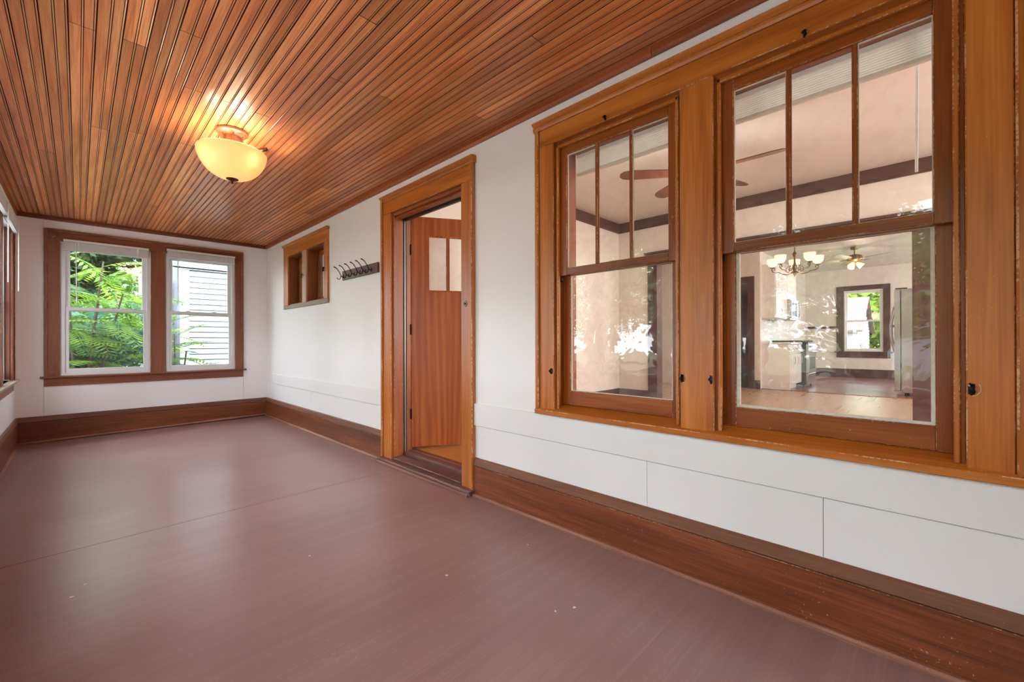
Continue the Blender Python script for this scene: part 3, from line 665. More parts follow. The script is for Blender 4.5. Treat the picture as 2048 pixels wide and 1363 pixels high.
kn = ob('doorknob', MB(FD).tube([(DW-.07, 0, 1.03), (DW-.07, -.03, 1.03), (DW-.07, -.04, 1.03), (DW-.07, -.06, 1.03), (DW-.07, -.07, 1.03)], [.01, .01, .026, .028, .012], 14), 'brass', dl, smooth=2)
ob('knob_plate', MB(FD).box(DW-.095, DW-.045, -.004, 0, .96, 1.12), 'brass', kn, bev=.003)

# ------------------------------------------------------------------ semi-flush ceiling light on the porch
LX, LY = .708, 3.27
cl = root('ceiling_light', (LX, LY, CZ), 'flush ceiling light with a cream glass bowl and antique bronze fittings, lit', 'ceiling light')
ob('canopy', MB().lathe([(.002, CZ), (.088, CZ), (.092, CZ-.006), (.090, CZ-.016), (.078, CZ-.022), (.074, CZ-.030), (.060, CZ-.036), (.002, CZ-.037)], LX, LY, 36), 'champagne', cl, smooth=2)
ob('stem', MB().lathe([(.050, CZ-.036), (.052, CZ-.06), (.060, CZ-.085), (.055, CZ-.10), (.002, CZ-.10)], LX, LY, 28), 'champagne', cl, smooth=2)
for k in range(6):
    a = k*math.pi/3+.4; cx, cy = math.cos(a), math.sin(a)
    ob('arm', MB().tube([(LX+cx*r_, LY+cy*r_, z) for r_, z in ((.062, CZ-.024), (.066, CZ-.04), (.062, CZ-.06), (.068, CZ-.085), (.088, CZ-.115))], .006, 7), 'champagne', cl, smooth=True)
RB = .198; zr = 2.287; zbm = 2.112
pr_ = []
for i in range(15):
    a = i/14*math.pi/2; pr_.append((RB*math.cos(a)**.8 if i < 14 else .004, zr-(zr-zbm)*math.sin(a)**1.25))
inner = [(max(r_-.005, .003), z+.004) for r_, z in reversed(pr_)]
ob('glass_bowl', MB().lathe(pr_+inner, LX, LY, 48, cap=False), 'lampglass', cl, smooth=True)
ob('finial', MB().lathe([(.002, zbm-.030), (.007, zbm-.028), (.007, zbm-.020), (.004, zbm-.016), (.010, zbm-.012), (.034, zbm-.002), (.036, zbm+.002), (.002, zbm+.006)], LX, LY, 24), 'bronze', cl, smooth=2)
for a in (math.radians(137), math.radians(-43), math.radians(45)):
    cx, cy = math.cos(a), math.sin(a)
    ob('bowl_clip', MB().tube([(LX+cx*(RB-.03), LY+cy*(RB-.03), zr+.014), (LX+cx*(RB-.004), LY+cy*(RB-.004), zr+.020), (LX+cx*(RB+.024), LY+cy*(RB+.024), zr+.024)], [.012, .013, .012], 10), 'bronze', cl, smooth=2)
    ob('support_rod', MB().tube([(LX+cx*.05, LY+cy*.05, CZ-.095), (LX+cx*(RB-.015), LY+cy*(RB-.015), zr+.006)], .005, 6), 'champagne', cl)
for bx, by in ((LX-.122, LY-.052), (LX+.066, LY-.124), (LX+.06, LY+.12)):
    bu = ob('bulb', MB().sphere((bx, by, 2.235), .026, 12), 'bulb', cl, smooth=True)
light('porch_lamp_glow', 'POINT', (LX, LY, 2.35), 5.5, (1, .78, .48), shadow_soft_size=.09)

# ------------------------------------------------------------------ house interior shell
FX = lambda x: (lambda u, d, z: (x+d, u, z))
FY = lambda y: (lambda u, d, z: (u, y+d, z))
box('floor', None, 2.05, 6.10, -3, 7, IF-.1, IF, 'floororange', kind='structure', bev=0)
box('floor', None, 6.10, 9.45, -3, 7, IF-.1, IF, 'floorwood', kind='structure', bev=0)
box('floor', None, 9.45, 14.2, -3, 7, IF-.1, IF+.003, 'kitfloor', kind='structure', bev=0)
ob('threshold', MB().box(9.43, 9.47, -2.9, 2.5, IF, IF+.010), 'sash_y', kind='structure')
box('ceiling', None, 2.07, 14.2, -3, 7, IC, IC+.12, 'livceil', kind='structure', bev=0)
box('house_roof', None, 1.8, 14.6, -3.6, 7.6, 3.05, 3.2, 'shingle', kind='structure', bev=0)
ob('wall_living_inner', MB(FX(2.07)).slab(-3, 7, IF, IC, [W1, W2, (2.37, 3.31, 0, 2.15), SW], .0, .004), 'living', kind='structure')
ob('wall_north', MB(FY(3.62)).slab(2.074, 6.05, IF, IC, [], 0, .12), 'living', kind='structure')
ob('wall_partition', MB(FX(6.05)).slab(-3, 7, IF, IC, [(.2, 2.98, 0, 2.2)], 0, .12), 'living', kind='structure')
ob('wall_dining', MB(FX(9.4)).slab(2.50, 7, IF, IC, [(2.72, 3.6, 0, 2.2)], 0, .10), 'living', kind='structure')
ob('wall_kitchen_side', MB(FY(2.62)).slab(9.5, 14, IF, IC, [], 0, .10), 'living', kind='structure')
ob('wall_kitchen', MB(FX(14)).slab(-3, 7, IF, IC, [(1.0, 1.775, .78, 2.335)], 0, .14), 'living', kind='structure')
ob('wall_south', MB(FY(-3)).slab(2.07, 14, IF, IC, [], -.12, 0), 'living', kind='structure')
ob('wall_far_side', MB(FY(7)).slab(2.07, 14, IF, IC, [], 0, .12), 'living', kind='structure')
ob('wall_hall', MB(FY(5.2)).slab(6.17, 9.4, IF, IC, [], 0, .1), 'living', kind='structure')
ob('wall_bedroom', MB(FX(5.2)).slab(3.74, 7, IF, IC, [], 0, .1), 'living', kind='structure')
t = root('trim_4', (6.05, 1, 2.75), kind='structure')
box('picture_rail', FX(6.05), -3, 3.62, -.03, 0, 2.752, 2.90, 'dark_y', t)
box('picture_rail', FY(3.62), 2.08, 6.02, -.03, 0, 2.752, 2.90, 'dark_x', t)
t = root('trim_5', (6.05, 1, 0), kind='structure')
box('opening_casing', FX(6.05), 2.97, 3.117, -.025, .145, IF, 2.2, 'dark_z', t)
box('opening_casing', FX(6.05), .02, .205, -.025, .145, IF, 2.2, 'dark_z', t)
box('opening_header', FX(6.05), .0, 3.13, -.026, .146, 2.2, 2.345, 'dark_y', t)
box('header_cap', FX(6.05), -.02, 3.16, -.05, .16, 2.345, 2.375, 'dark_y', t)
t = root('baseboard_house', (6.05, 3, 0), kind='structure')
box('board', FX(6.05), 3.118, 3.62, -.02, 0, IF, .31, 'dark_y', t); box('board', FX(6.05), -3, .02, -.02, 0, IF, .31, 'dark_y', t)
box('board', FY(3.62), 2.08, 6.03, -.02, 0, IF, .31, 'dark_x', t)
box('board', FX(9.4), 2.50, 2.6, -.02, 0, IF, .28, 'dark_y', t); box('board', FX(14), -3, 2.62, -.02, 0, IF, .33, 'dark_y', t); box('board', FY(5.2), 6.17, 9.4, -.02, 0, IF, .30, 'dark_x', t)
t = root('trim_6', (9.4, 2.7, 0), kind='structure')
box('door_casing', FX(9.4), 2.60, 2.72, -.022, 0, IF, 2.2, 'dark_z', t); box('door_casing', FX(9.4), 3.6, 3.72, -.022, 0, IF, 2.2, 'dark_z', t)
box('door_casing', FX(9.4), 2.6, 3.72, -.022, 0, 2.2, 2.33, 'dark_y', t)
t = root('trim_7', (14, 1, 1.4), kind='structure')
box('chair_rail', FX(14), 1.93, 2.62, -.025, 0, 1.375, 1.43, 'dark_y', t); box('chair_rail', FX(14), -3, .865, -.025, 0, 1.375, 1.43, 'dark_y', t)
w6 = root('window_6', (14, 1.4, .7), kind='structure')
box('casing', FX(14), 1.775, 1.930, -.025, 0, .78, 2.335, 'dark_z', w6); box('casing', FX(14), .865, 1.0, -.025, 0, .78, 2.335, 'dark_z', w6)
box('head_casing', FX(14), .865, 1.93, -.025, 0, 2.336, 2.45, 'dark_y', w6); box('stool', FX(14), .82, 1.97, -.06, .02, .745, .779, 'dark_y', w6); box('apron', FX(14), .865, 1.93, -.022, 0, .62, .744, 'dark_y', w6)
vinyl_unit(FX(14), 1.0, 1.775, .78, 2.335, w6, dd=.01)

# kitchen --------------------------------------------------------------
KY = 2.62
bc = root('base_cabinet', (9.9, 2.3, IF), 'white kitchen base cabinet with panelled doors under the pale worktop, left of the range', 'cabinet')
ob('body', MB().box(9.5, 10.36, 2.03, KY, .21, .985), 'cabinet', bc, bev=.003)
ob('plinth', MB().box(9.52, 10.36, 2.10, KY, IF, .21), 'cabinet', bc)
ob('end_panel', MB().box(9.482, 9.5, 2.02, KY-.01, IF, .985), 'cabinet', bc, bev=.003)
for i, (a, b) in enumerate(((9.51, 9.785), (9.795, 10.07), (10.08, 10.355))):
    dr = ob('door', MB().box(a, b, 2.012, 2.03, .22, .80), 'cabinet', bc, bev=.002)
    ob('door_frame', MB(lambda u, d, z: (u, d, z)).ring(a, b, .22, .80, .05, .05, .05, .05, 2.004, 2.012), 'cabinet', dr, bev=.001)
    ob('handle', MB().tube([(a+.235, 2.0, .60), (a+.235, 1.985, .61), (a+.235, 1.985, .73), (a+.235, 2.0, .74)], .005, 6), 'chrome', dr)
    dw = ob('drawer', MB().box(a, b, 2.008, 2.03, .815, .975), 'cabinet', bc, bev=.003)
    ob('handle', MB().tube([(a+.09, 2.004, .9), (a+.09, 1.985, .9), (a+.19, 1.985, .9), (a+.19, 2.004, .9)], .005, 6), 'chrome', dw)
ob('worktop', MB().box(9.47, 10.365, 1.99, KY, .985, 1.025), 'counter', bc, bev=.004).name = 'worktop'
uc = root('wall_cabinet', (9.9, 2.45, 1.5), 'tall white kitchen wall cabinet above the worktop, beside the microwave', 'cabinet')
ob('body', MB().box(9.5, 10.36, 2.27, KY, 1.50, 2.55), 'cabinet', uc, bev=.003)
for a, b in ((9.505, 9.925), (9.935, 10.355)):
    dr = ob('door', MB().box(a, b, 2.25, 2.27, 1.505, 2.545), 'cabinet', uc, bev=.002)
    ob('handle', MB().tube([(b-.05, 2.25, 1.56), (b-.05, 2.23, 1.57), (b-.05, 2.23, 1.68), (b-.05, 2.25, 1.69)], .005, 6), 'chrome', dr)
uc2 = root('wall_cabinet', (10.75, 2.45, 1.9), 'short white kitchen wall cabinet directly over the microwave', 'cabinet')
ob('body', MB().box(10.37, 11.13, 2.27, KY, 1.92, 2.55), 'cabinet', uc2, bev=.003)
for a, b in ((10.375, 10.745), (10.755, 11.125)): ob('door', MB().box(a, b, 2.25, 2.27, 1.925, 2.545), 'cabinet', uc2, bev=.002)
mw = root('microwave', (10.75, 2.4, 1.48), 'steel and black microwave mounted over the range', 'microwave')
ob('body', MB().box(10.375, 11.125, 2.20, KY, 1.49, 1.915), 'steel', mw, bev=.004)
d_ = ob('door', MB().box(10.38, 10.93, 2.175, 2.20, 1.52, 1.90), 'steel', mw, bev=.003)
ob('door_window', MB().box(10.43, 10.86, 2.172, 2.175, 1.57, 1.85), 'black', d_)
ob('handle', MB().tube([(10.90, 2.172, 1.56), (10.90, 2.14, 1.58), (10.90, 2.14, 1.84), (10.90, 2.172, 1.86)], .008, 6), 'chrome', d_)
ob('control_panel', MB().box(10.94, 11.12, 2.18, 2.20, 1.52, 1.90), 'black', mw)
rg = root('range', (10.75, 2.2, IF), 'stainless gas range with black sides, standing at the end of the white cabinet', 'stove')
ob('body', MB().box(10.372, 11.128, 1.93, KY-.02, .16, 1.0), 'black', rg, bev=.003)
ob('cooktop', MB().box(10.37, 11.13, 1.90, KY-.02, 1.0, 1.03), 'black', rg, bev=.004)
dr = ob('oven_door', MB().box(10.38, 11.12, 1.885, 1.93, .40, .86), 'steel', rg, bev=.004)
ob('door_window', MB().box(10.5, 11.0, 1.882, 1.885, .48, .72), 'black', dr)
ob('handle', MB().tube([(10.42, 1.885, .82), (10.42, 1.84, .83), (11.08, 1.84, .83), (11.08, 1.885, .82)], .010, 8), 'chrome', dr)
ob('control_panel', MB().box(10.375, 11.125, 1.885, 1.93, .875, .995), 'steel', rg, bev=.003)
for k in range(5):
    x = 10.46+k*.145; ob('knob', MB().tube([(x, 1.886, .935), (x, 1.855, .935)], .020, 12), 'chrome', rg)
dr = ob('drawer', MB().box(10.38, 11.12, 1.89, 1.93, .18, .385), 'steel', rg, bev=.003)
for x in (10.56, 10.94):
    for y in (2.08, 2.4):
        m_ = MB(); m_.box(x-.15, x+.15, y-.006, y+.006, 1.045, 1.06); m_.box(x-.006, x+.006, y-.14, y+.14, 1.045, 1.06); m_.box(x-.15, x-.135, y-.14, y+.14, 1.03, 1.06); m_.box(x+.135, x+.15, y-.14, y+.14, 1.03, 1.06)
        ob('burner_grate', m_, 'black', rg, kind='stuff')
for x in (10.42, 11.08): ob('foot', MB().tube([(x, 1.98, IF), (x, 1.98, .16)], .015, 8), 'black', rg)
fg = root('refrigerator', (10.2, .1, IF), 'tall stainless refrigerator with a curved bar handle, at the right side of the kitchen', 'refrigerator')
ob('body', MB().box(9.9, 10.75, -.25, .475, .16, 1.93), 'steel', fg, bev=.006)
for a, b, nm in ((9.905, 10.32, 0), (10.33, 10.745, 1)):
    dr = ob('door', MB().box(a, b, .485, .565, .18, 1.935), 'steel', fg, bev=.01)
    ob('handle', MB().tube([(9.96+nm*.42, .565+.055*math.sin(math.pi*i/10)+.004, .85+.8*i/10) for i in range(11)], .011, 8), 'chrome', dr, smooth=True)
ob('hinge_cover', MB().box(9.93, 10.02, .40, .55, 1.9355, 1.955), 'black', fg, bev=.003)
for x, y in ((9.95, .42), (10.7, .42), (9.95, -.2), (10.7, -.2)): ob('foot', MB().tube([(x, y, IF), (x, y, .165)], .018, 8), 'black', fg)

# ceiling fans ---------------------------------------------------------
def fan(cx, cy, zc, zbl, rad, nb, a0, label, bladem, metal, lights):
    r = root('ceiling_fan', (cx, cy, zc), label, 'ceiling fan')
    if zc-zbl > .2:
        ob('canopy', MB().lathe([(.002, zc), (.07, zc), (.06, zc-.05), (.02, zc-.06)], cx, cy, 24), metal, r, smooth=2)
        ob('downrod', MB().tube([(cx, cy, zc-.05), (cx, cy, zbl+.08)], .012, 10), metal, r)
    else:
        ob('canopy', MB().lathe([(.002, zc), (.16, zc), (.165, zc-.03), (.15, zc-.05), (.15, zbl+.02), (.002, zbl+.02)], cx, cy, 28), metal, r, smooth=2)
    ob('motor', MB().lathe([(.02, zbl+.09), (.07, zbl+.085), (.12, zbl+.06), (.13, zbl+.02), (.12, zbl-.02), (.08, zbl-.045), (.002, zbl-.05)], cx, cy, 28), metal, r, smooth=2)
    for k in range(nb):
        a = a0+2*math.pi*k/nb; ca, sa = math.cos(a), math.sin(a)
        def fb(u, d, z): return (cx+ca*u-sa*d, cy+sa*u+ca*d, z+d*.2)
        pts = [(.20, -.045), (.26, -.058), (rad-.10, -.070), (rad-.03, -.055), (rad, -.02), (rad, .02), (rad-.03, .055), (rad-.10, .070), (.26, .058), (.20, .045)]
        ob('blade', MB(fb).prism(pts, zbl-.004, zbl+.004, lambda p, q, s: (p, q, s)), bladem, r)
        ob('blade_bracket', MB(fb).box(.09, .24, -.018, .018, zbl-.012, zbl-.005), metal, r, bev=.003)
    for k in range(lights):
        a = a0+.3+2*math.pi*k/lights; ca, sa = math.cos(a), math.sin(a)
        P0 = Vector((cx, cy, zbl-.05)); D = Vector((ca*.75, sa*.75, -.66)).normalized()
        pts = [P0+D*t_ for t_ in (.04, .06, .09, .13, .155)]
        sh = ob('lamp_shade', MB().tube(pts, [.018, .03, .042, .052, .058], 14), 'shadeglass', r, smooth=True)
    if lights: light('fan_glow', 'POINT', (cx, cy, zbl-.22), 14, (1, .82, .6), shadow_soft_size=.08)
    return r
M['blade'] = wood('fan_blade_wood', (70, 36, 26), (96, 52, 38), (112, 66, 50), 'x', rough=.35)
M['bladel'] = plain('grey_fan_blade', (168, 160, 150), .4)
fan(3.88, 1.52, IC, 2.55, .68, 5, math.radians(56), 'dark-bladed ceiling fan in the living room, seen through the porch windows', 'blade', 'bronze', 0)
fan(10.8, 1.20, IC, 2.66, .76, 5, math.radians(20), 'pale kitchen ceiling fan with lit glass shades, behind the chandelier', 'bladel', 'brass', 3)
light('living_fan_glow', 'POINT', (3.88, 1.52, 2.36), 26, (1, .93, .84), shadow_soft_size=.15)

# chandelier -----------------------------------------------------------
hx, hy = 7.75, 1.584
ch = root('chandelier', (hx, hy, IC), 'scrolled bronze chandelier with five lit cream glass cups, hanging in the dining room', 'chandelier')
ob('canopy', MB().lathe([(.002, IC), (.06, IC), (.05, IC-.03), (.01, IC-.04)], hx, hy, 20), 'bronze', ch, smooth=2)
ob('chain', MB().tube([(hx, hy, IC-.03), (hx, hy, 2.42)], .006, 6), 'bronze', ch)
ob('column', MB().lathe([(.002, 2.44), (.012, 2.42), (.03, 2.38), (.012, 2.33), (.014, 2.25), (.03, 2.2), (.034, 2.16), (.015, 2.12), (.026, 2.09), (.012, 2.06), (.002, 2.03)], hx, hy, 16), 'bronze', ch, smooth=2)
for k in range(5):
    a = math.radians(12)+2*math.pi*k/5; ca, sa = math.cos(a), math.sin(a)
    def A(r_, z): return (hx+ca*r_, hy+sa*r_, z)
    arm = ob('arm', MB().tube([A(.02, 2.12), A(.06, 2.085), A(.11, 2.075), A(.17, 2.095), A(.22, 2.125), A(.27, 2.13), A(.31, 2.15), A(.32, 2.19), A(.29, 2.205), A(.275, 2.18), A(.29, 2.165)], .007, 7), 'bronze', ch, smooth=True)
    ob('scroll', MB().tube([A(.03, 2.2), A(.08, 2.21), A(.12, 2.17), A(.11, 2.12), A(.075, 2.12), A(.075, 2.15), A(.095, 2.155)], .005, 6), 'bronze', arm, smooth=True)
    ob('cup', MB().lathe([(.002, 2.20), (.03, 2.205), (.035, 2.215), (.002, 2.22)], hx+ca*.31, hy+sa*.31, 14), 'bronze', arm)
    ob('glass_shade', MB().lathe([(.022, 2.222), (.05, 2.24), (.068, 2.27), (.075, 2.31), (.078, 2.34), (.075, 2.34), (.071, 2.31), (.062, 2.27), (.045, 2.245), (.018, 2.228)], hx+ca*.31, hy+sa*.31, 20, cap=False), 'shadeglass', arm, smooth=True)
    ob('bulb', MB().sphere((hx+ca*.31, hy+sa*.31, 2.285), .022, 10), 'bulb', arm, smooth=True)
light('chandelier_glow', 'POINT', (hx, hy, 1.96), 16, (1, .82, .6), shadow_soft_size=.2)

# ------------------------------------------------------------------ outdoors
GZ = -.55
gr = MB(); gr.box(-60, 70, -60, 70, GZ-.2, GZ); ob('ground', gr, 'grass', kind='structure')
ob('bounce_slab', MB().box(-5.5, -.75, -12, 7.2, GZ, GZ+.012), 'bounce', kind='structure')  # added pale slab, bounces light up to the porch ceiling
ob('street', MB().box(-22, -15, -60, 70, GZ, GZ+.01), 'road', kind='structure')

def leaf_cloud(centers, radii, n, size, flat=.6):
    """rhombic folded leaves scattered through ellipsoids"""
    k = rng.integers(0, len(centers), n); ce_ = np.array(centers)[k]; ra = np.array(radii)[k]
    d = rng.normal(size=(n, 3)); d /= np.linalg.norm(d, axis=1)[:, None]
    rr = rng.uniform(.55, 1, n)**.6
    p = ce_+d*ra*rr[:, None]
    ax = rng.normal(size=(n, 3)); ax[:, 2] *= flat; ax /= np.linalg.norm(ax, axis=1)[:, None]
    b = rng.normal(size=(n, 3)); b -= ax*(b*ax).sum(1)[:, None]; b /= np.linalg.norm(b, axis=1)[:, None]
    s = (size*rng.uniform(.6, 1.3, n))[:, None]; nn = np.cross(ax, b)
    v = np.stack([p-ax*s, p+b*s*.45+nn*s*.12, p+ax*s, p-b*s*.45+nn*s*.12], 1).reshape(-1, 3)
    f = np.arange(n*4).reshape(-1, 4)
    return v, f
def np_mesh(name, v, f, mat, parent, kind='stuff'):
    b = BASE.get(parent.name, Vector()); me = bpy.data.meshes.new(name)
    v = v-np.array(b); me.vertices.add(len(v)); me.vertices.foreach_set('co', v.astype(np.float32).ravel())
    me.loops.add(f.size); me.loops.foreach_set('vertex_index', f.ravel().astype(np.int32))
    me.polygons.add(len(f)); me.polygons.foreach_set('loop_start', np.arange(0, f.size, f.shape[1]).astype(np.int32))
    me.update(); me.validate(); me.materials.append(M[mat])
    o = bpy.data.objects.new(name, me); COL.objects.link(o); o.parent = parent; o['kind'] = kind; return o
def tree(x, y, h, spread, mat, label, n=9000, size=.09, trunk=.12, name='tree', cat='tree', group=None, low=.35, z0=GZ):
    r = root(name, (x, y, z0), label, cat, group)
    cs = []; rs = []; m_ = MB(); m_.tube([(x, y, z0), (x+.05, y, z0+h*.4), (x-.03, y+.05, z0+h*.75)], [trunk, trunk*.7, trunk*.3], 8)
    for i in range(9):
        a = i*2.4; q = .25+.75*((i*.37) % 1); zz = z0+h*(low+(.95-low)*((i*.618) % 1)); cs.append((x+math.cos(a)*spread*.55*q, y+math.sin(a)*spread*.55*q, zz)); rs.append((spread*.5, spread*.5, h*.18))
    ob('trunk', m_, 'bark', r)
    br = MB()
    for c_ in cs[:6]: br.tube([(x, y, z0+h*.35), ((x+c_[0])/2, (y+c_[1])/2, z0+h*.5), c_], [trunk*.4, trunk*.25, .01], 5)
    ob('branches', br, 'bark', r, kind='stuff')
    v, f = leaf_cloud(cs, rs, n, size); np_mesh('foliage', v, f, mat, r); return r

# sumac with long compound fronds close to the far window
def frond(L, nl=11, droop=.5):
    """verts/faces of a feathered frond along +x"""
    vs = []; fs = []
    P = lambda t: Vector((L*t, 0, L*(.25*t-droop*t*t)))
    for i in range(nl):
        t_ = .12+.85*i/(nl-1); p = P(t_); T = (P(t_+.02)-P(t_)).normalized(); ll = L*.26*math.sin(math.pi*(.18+.75*(1-t_)))+.01
        for sd in (-1, 1):
            d = (T*.45+Vector((0, sd, -.18))).normalized(); wv = T*(ll*.13); o = len(vs)
            vs += [tuple(p), tuple(p+d*ll*.4+wv), tuple(p+d*ll), tuple(p+d*ll*.4-wv), tuple(p+d*ll*.45+Vector((0, 0, -.006)))]
            fs += [(o, o+1, o+4), (o+1, o+2, o+4), (o, o+4, o+3), (o+4, o+2, o+3)]
    o = len(vs)
    for t_ in (0, .33, .66, 1):
        p = P(t_); vs += [tuple(p+Vector((0, .003, 0))), tuple(p+Vector((0, -.003, 0))), tuple(p+Vector((0, 0, .005)))]
    for i in range(3):
        for k in range(3): fs.append((o+i*3+k, o+i*3+(k+1) % 3, o+(i+1)*3+(k+1) % 3, o+(i+1)*3+k))
    return vs, fs
FM = []
for mt in ('leaf_bright', 'leaf_mid', 'leaf_teal'):
    for dr_ in (.35, .75):
        vs, fs = frond(.62, 12, dr_); me = bpy.data.meshes.new('frond'); me.from_pydata(vs, [], fs); me.materials.append(M[mt]); FM.append(me)
def sumac(x, y, z0, stems, nf, label, mats=(0, 1, 2, 3), seed=1, scale=1.0, group=None):
    rd = random.Random(seed); r = root('sumac_shrub', (x, y, z0), label, 'shrub', group)
    for (dx, dy, h) in stems:
        m_ = MB(); m_.tube([(x, y, z0), (x+dx*.5, y+dy*.5, z0+h*.55), (x+dx, y+dy, z0+h)], [.025, .018, .01], 7); ob('stem', m_, 'bark', r)
        for k in range(nf):
            t_ = rd.uniform(.35, 1.0); a = k*2.4+rd.uniform(-.3, .3)
            o = bpy.data.objects.new('frond', FM[rd.choice(mats)]); COL.objects.link(o); o.parent = r
            o.location = (dx*t_, dy*t_, h*t_); o.rotation_euler = (rd.uniform(-.3, .3), rd.uniform(-.5, .25), a); s_ = rd.uniform(.75, 1.25)*scale; o.scale = (s_, s_, s_)
    return r
sumac(.0, 8.2, GZ, [(-.10, .1, 2.45), (.25, .2, 2.75), (-.45, .0, 2.6), (.45, .1, 2.3), (-.2, .3, 2.9)], 20, 'sumac shrub with bright feathery fronds hanging before the left half of the far window', (0, 0, 1, 2), 3, 1.1)
sumac(1.16, 9.2, GZ, [(0, .1, 1.75), (.15, .0, 1.45), (-.1, .1, 2.2)], 18, 'small sumac shrub growing against the corner of the white clapboard house', (0, 2, 3), 5, .85)
sumac(.45, 9.5, GZ, [(.1, .1, 1.9), (-.3, .0, 2.0), (-.8, .1, 1.9), (0, .3, 2.5)], 20, 'dense low sumac behind the first, dark fronds at mid height', (2, 3, 4, 5), 8, 1.0)
sumac(-1.1, 9.4, GZ, [(0, .1, 2.4), (.3, .0, 1.8)], 16, 'sumac at the far left edge of the far window view', (2, 3, 1), 9)
tree(-.35, 8.7, 1.75, 1.3, 'leaf_teal', 'low bluish-green bush at the foot of the far window view', n=12000, size=.04, trunk=.03, name='bush', cat='bush', low=.2)
tree(.1, 10.9, 2.3, 1.3, 'leaf_mid', 'round mid-green bush left of the clapboard house', n=12000, size=.05, trunk=.03, name='bush', cat='bush', low=.2)
tree(-.35, 13.0, 4.6, 2.0, 'leaf_dark', 'dark hedge-like tree filling the left half of the far window view', n=22000, size=.08, low=.10)
tree(.3, 20.0, 8.2, 3.8, 'leaf_mid', 'tall green tree furthest beyond the left half of the far window', n=16000, size=.13, low=.10)
tk = root('bare_tree', (.98, 11.0, GZ), 'bare grey trunk standing between the sumac and the clapboard house', 'tree')
ob('trunk', MB().tube([(.98, 11.0, GZ), (.96, 11.0, 1.2), (1.0, 11.0, 3.6)], [.09, .08, .06], 10), 'bark', tk, smooth=True)

# neighbouring clapboard house
nb = root('neighbor_house', (5, 11.3, GZ), 'white clapboard neighbouring house seen through the right half of the far window', 'house')
ob('wall', MB().box(1.56, 9, 11.34, 15, GZ, 5.2), 'siding', nb)
ob('rear_wing', MB().box(1.12, 1.56, 12.2, 15, GZ, 3.6), 'siding', nb)
z = GZ+.3; ex = .118
while z < 5.1:
    if not 2.56 < z < 2.70:
        ob('clapboard', MB().add([(1.66, 11.34, z), (9, 11.34, z), (9, 11.34, z+ex), (1.66, 11.34, z+ex), (1.66, 11.306, z), (9, 11.306, z), (9, 11.334, z+ex), (1.66, 11.334, z+ex)],
           [(0, 1, 2, 3), (4, 5, 6, 7), (0, 1, 5, 4), (2, 3, 7, 6), (0, 3, 7, 4), (1, 2, 6, 5)]), 'siding', nb)
    z += ex
ob('corner_board', MB().box(1.50, 1.66, 11.30, 11.36, GZ, 5.2), 'siding', nb)
ob('band_board', MB().box(1.50, 9, 11.29, 11.335, 2.60, 2.72), 'siding', nb)
ob('service_cable', MB().tube([(1.0, 11.2, 2.62), (9, 11.25, 2.585)], .016, 6), 'black', nb)
wn = ob('window_frame', MB(FY(12.2)).ring(1.16, 1.48, .9, 2.4, .05, .05, .06, .06, -.04, 0), 'siding', nb)
ob('pane', MB(FY(12.2)).box(1.21, 1.43, -.02, -.01, .96, 2.34), 'black', wn)
ob('roof', MB().box(1.0, 9.4, 10.9, 15.4, 5.2, 5.35), 'shingle', nb)

# outbuilding and trees beyond the kitchen window
ga = root('garage', (28.4, 5, GZ), 'small white gabled outbuilding beyond the kitchen window', 'shed')
ey, ex0, ex1 = 2.82, 26, 30.8
ob('wall', MB().add([(ex0, ey, GZ), (ex1, ey, GZ), (ex1, ey, 1.63), ((ex0+ex1)/2, ey, 3.15), (ex0, ey, 1.63), (ex0, 9, GZ), (ex1, 9, GZ), (ex1, 9, 1.63), ((ex0+ex1)/2, 9, 3.15), (ex0, 9, 1.63)],
   [(0, 1, 2, 3, 4), (5, 6, 7, 8, 9), (0, 4, 9, 5), (1, 2, 7, 6), (0, 1, 6, 5), (2, 3, 8, 7), (3, 4, 9, 8)]), 'siding', ga)
sl = (3.15-1.63)/((ex1-ex0)/2)
for sgn in (-1, 1):
    xm = (ex0+ex1)/2; xe = xm+sgn*((ex1-ex0)/2+.35); ze = 3.2-sl*abs(xe-xm)
    ob('roof', MB().add([(xm, ey-.25, 3.2), (xe, ey-.25, ze), (xe, 9.2, ze), (xm, 9.2, 3.2), (xm, ey-.25, 3.3), (xe, ey-.25, ze+.1), (xe, 9.2, ze+.1), (xm, 9.2, 3.3)],
       [(0, 1, 2, 3), (4, 5, 6, 7), (0, 1, 5, 4), (1, 2, 6, 5), (2, 3, 7, 6), (3, 0, 4, 7)]), 'shingle', ga)
z = GZ+.2
while z < 3.0:
    hw = (ex1-ex0)/2 if z < 1.55 else max((3.1-z)/sl, .05); xm = (ex0+ex1)/2
    ob('clapboard', MB().box(xm-hw, xm+hw, ey-.03, ey, z, z+.13), 'siding', ga); z += .17
ob('door', MB().box(27.0, 29.4, ey-.05, ey, GZ, .95), 'gray', ga)
tree(37, 4.2, 8, 7, 'leaf_bright', 'sunlit tree right behind the white outbuilding, beyond the kitchen window', n=16000, size=.26, trunk=.3, low=.12)

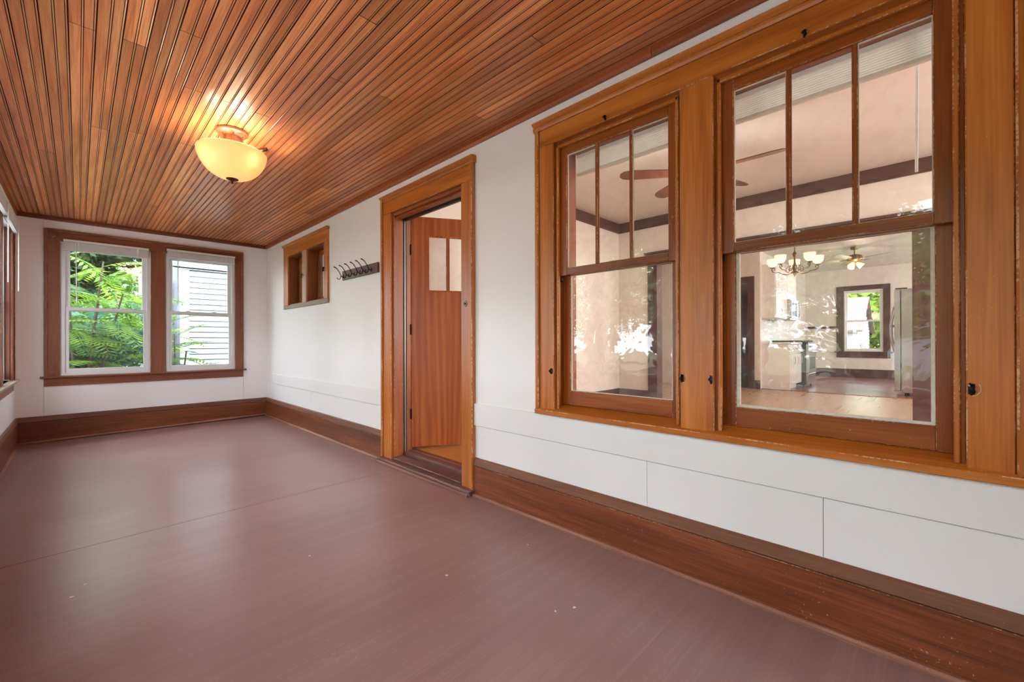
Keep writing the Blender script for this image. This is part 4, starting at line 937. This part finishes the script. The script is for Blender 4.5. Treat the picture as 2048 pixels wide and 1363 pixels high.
# street side: seen in the panes' reflections
for i, (x, y, h, s, mt) in enumerate(((-7.5, 1.5, 5.5, 3.2, 'leaf_mid'), (-9, 8, 7, 4, 'leaf_mid'), (-12, -3, 7, 4, 'leaf_bright'), (-25, 9, 9, 6, 'leaf_dark'), (-26, -9.5, 9, 6, 'leaf_mid'), (-25, 19, 9, 6, 'leaf_bright'))):
    tree(x, y, h, s, mt, ['front garden tree nearest the left windows, mirrored in the panes', 'front garden tree toward the far end of the left windows', 'front garden tree behind the camera side of the porch', 'dark tree across the street', 'tree across the street behind the camera side', 'bright tree across the street at the far end'][i], n=7000, size=.13, trunk=.16, low=.4)
fh = root('street_house', (-30, -1, GZ), 'pale house across the street, mirrored in the old panes', 'house')
ob('wall', MB().box(-34, -28, -4, 4, GZ, 3.2), 'siding', fh)
ob('roof', MB().add([(-35, -4.5, 3.2), (-27.4, -4.5, 3.2), (-31, -4.5, 5.6), (-35, 4.5, 3.2), (-27.4, 4.5, 3.2), (-31, 4.5, 5.6)], [(0, 1, 2), (3, 4, 5), (0, 1, 4, 3), (1, 2, 5, 4), (0, 2, 5, 3)]), 'shingle', fh)
for y in (-2.8, 0, 2.4):
    wn = ob('window_frame', MB(FX(-28)).ring(y-.5, y+.5, .6, 2.2, .08, .08, .08, .08, 0, .04), 'vinyl', fh); ob('pane', MB(FX(-28)).box(y-.42, y+.42, .0, .02, .68, 2.12), 'black', wn)

# ------------------------------------------------------------------ paint chips on the floor
for i, (x, y, s) in enumerate(((1.16, 1.57, .008), (1.37, 1.02, .008), (1.30, 1.06, .006), (-.02, 2.57, .008), (.02, 2.66, .006), (1.62, 1.5, .005), (.8, 2.2, .005))):
    m_ = MB(); n = 7; zc_ = fz(x)+.0004
    pts = [(x+math.cos(a*2*math.pi/n)*s*random.uniform(.6, 1.2), y+math.sin(a*2*math.pi/n)*s*random.uniform(.5, 1)) for a in range(n)]
    m_.prism(pts, zc_, zc_+.0012, lambda p, q, a: (p, q, a))
    ob('paint_chip', m_, 'chip', label='tiny pale paint chip lying loose on the brown porch floor', cat='paint chip', group='loose paint chips on the porch floor', base=(x, y, zc_))
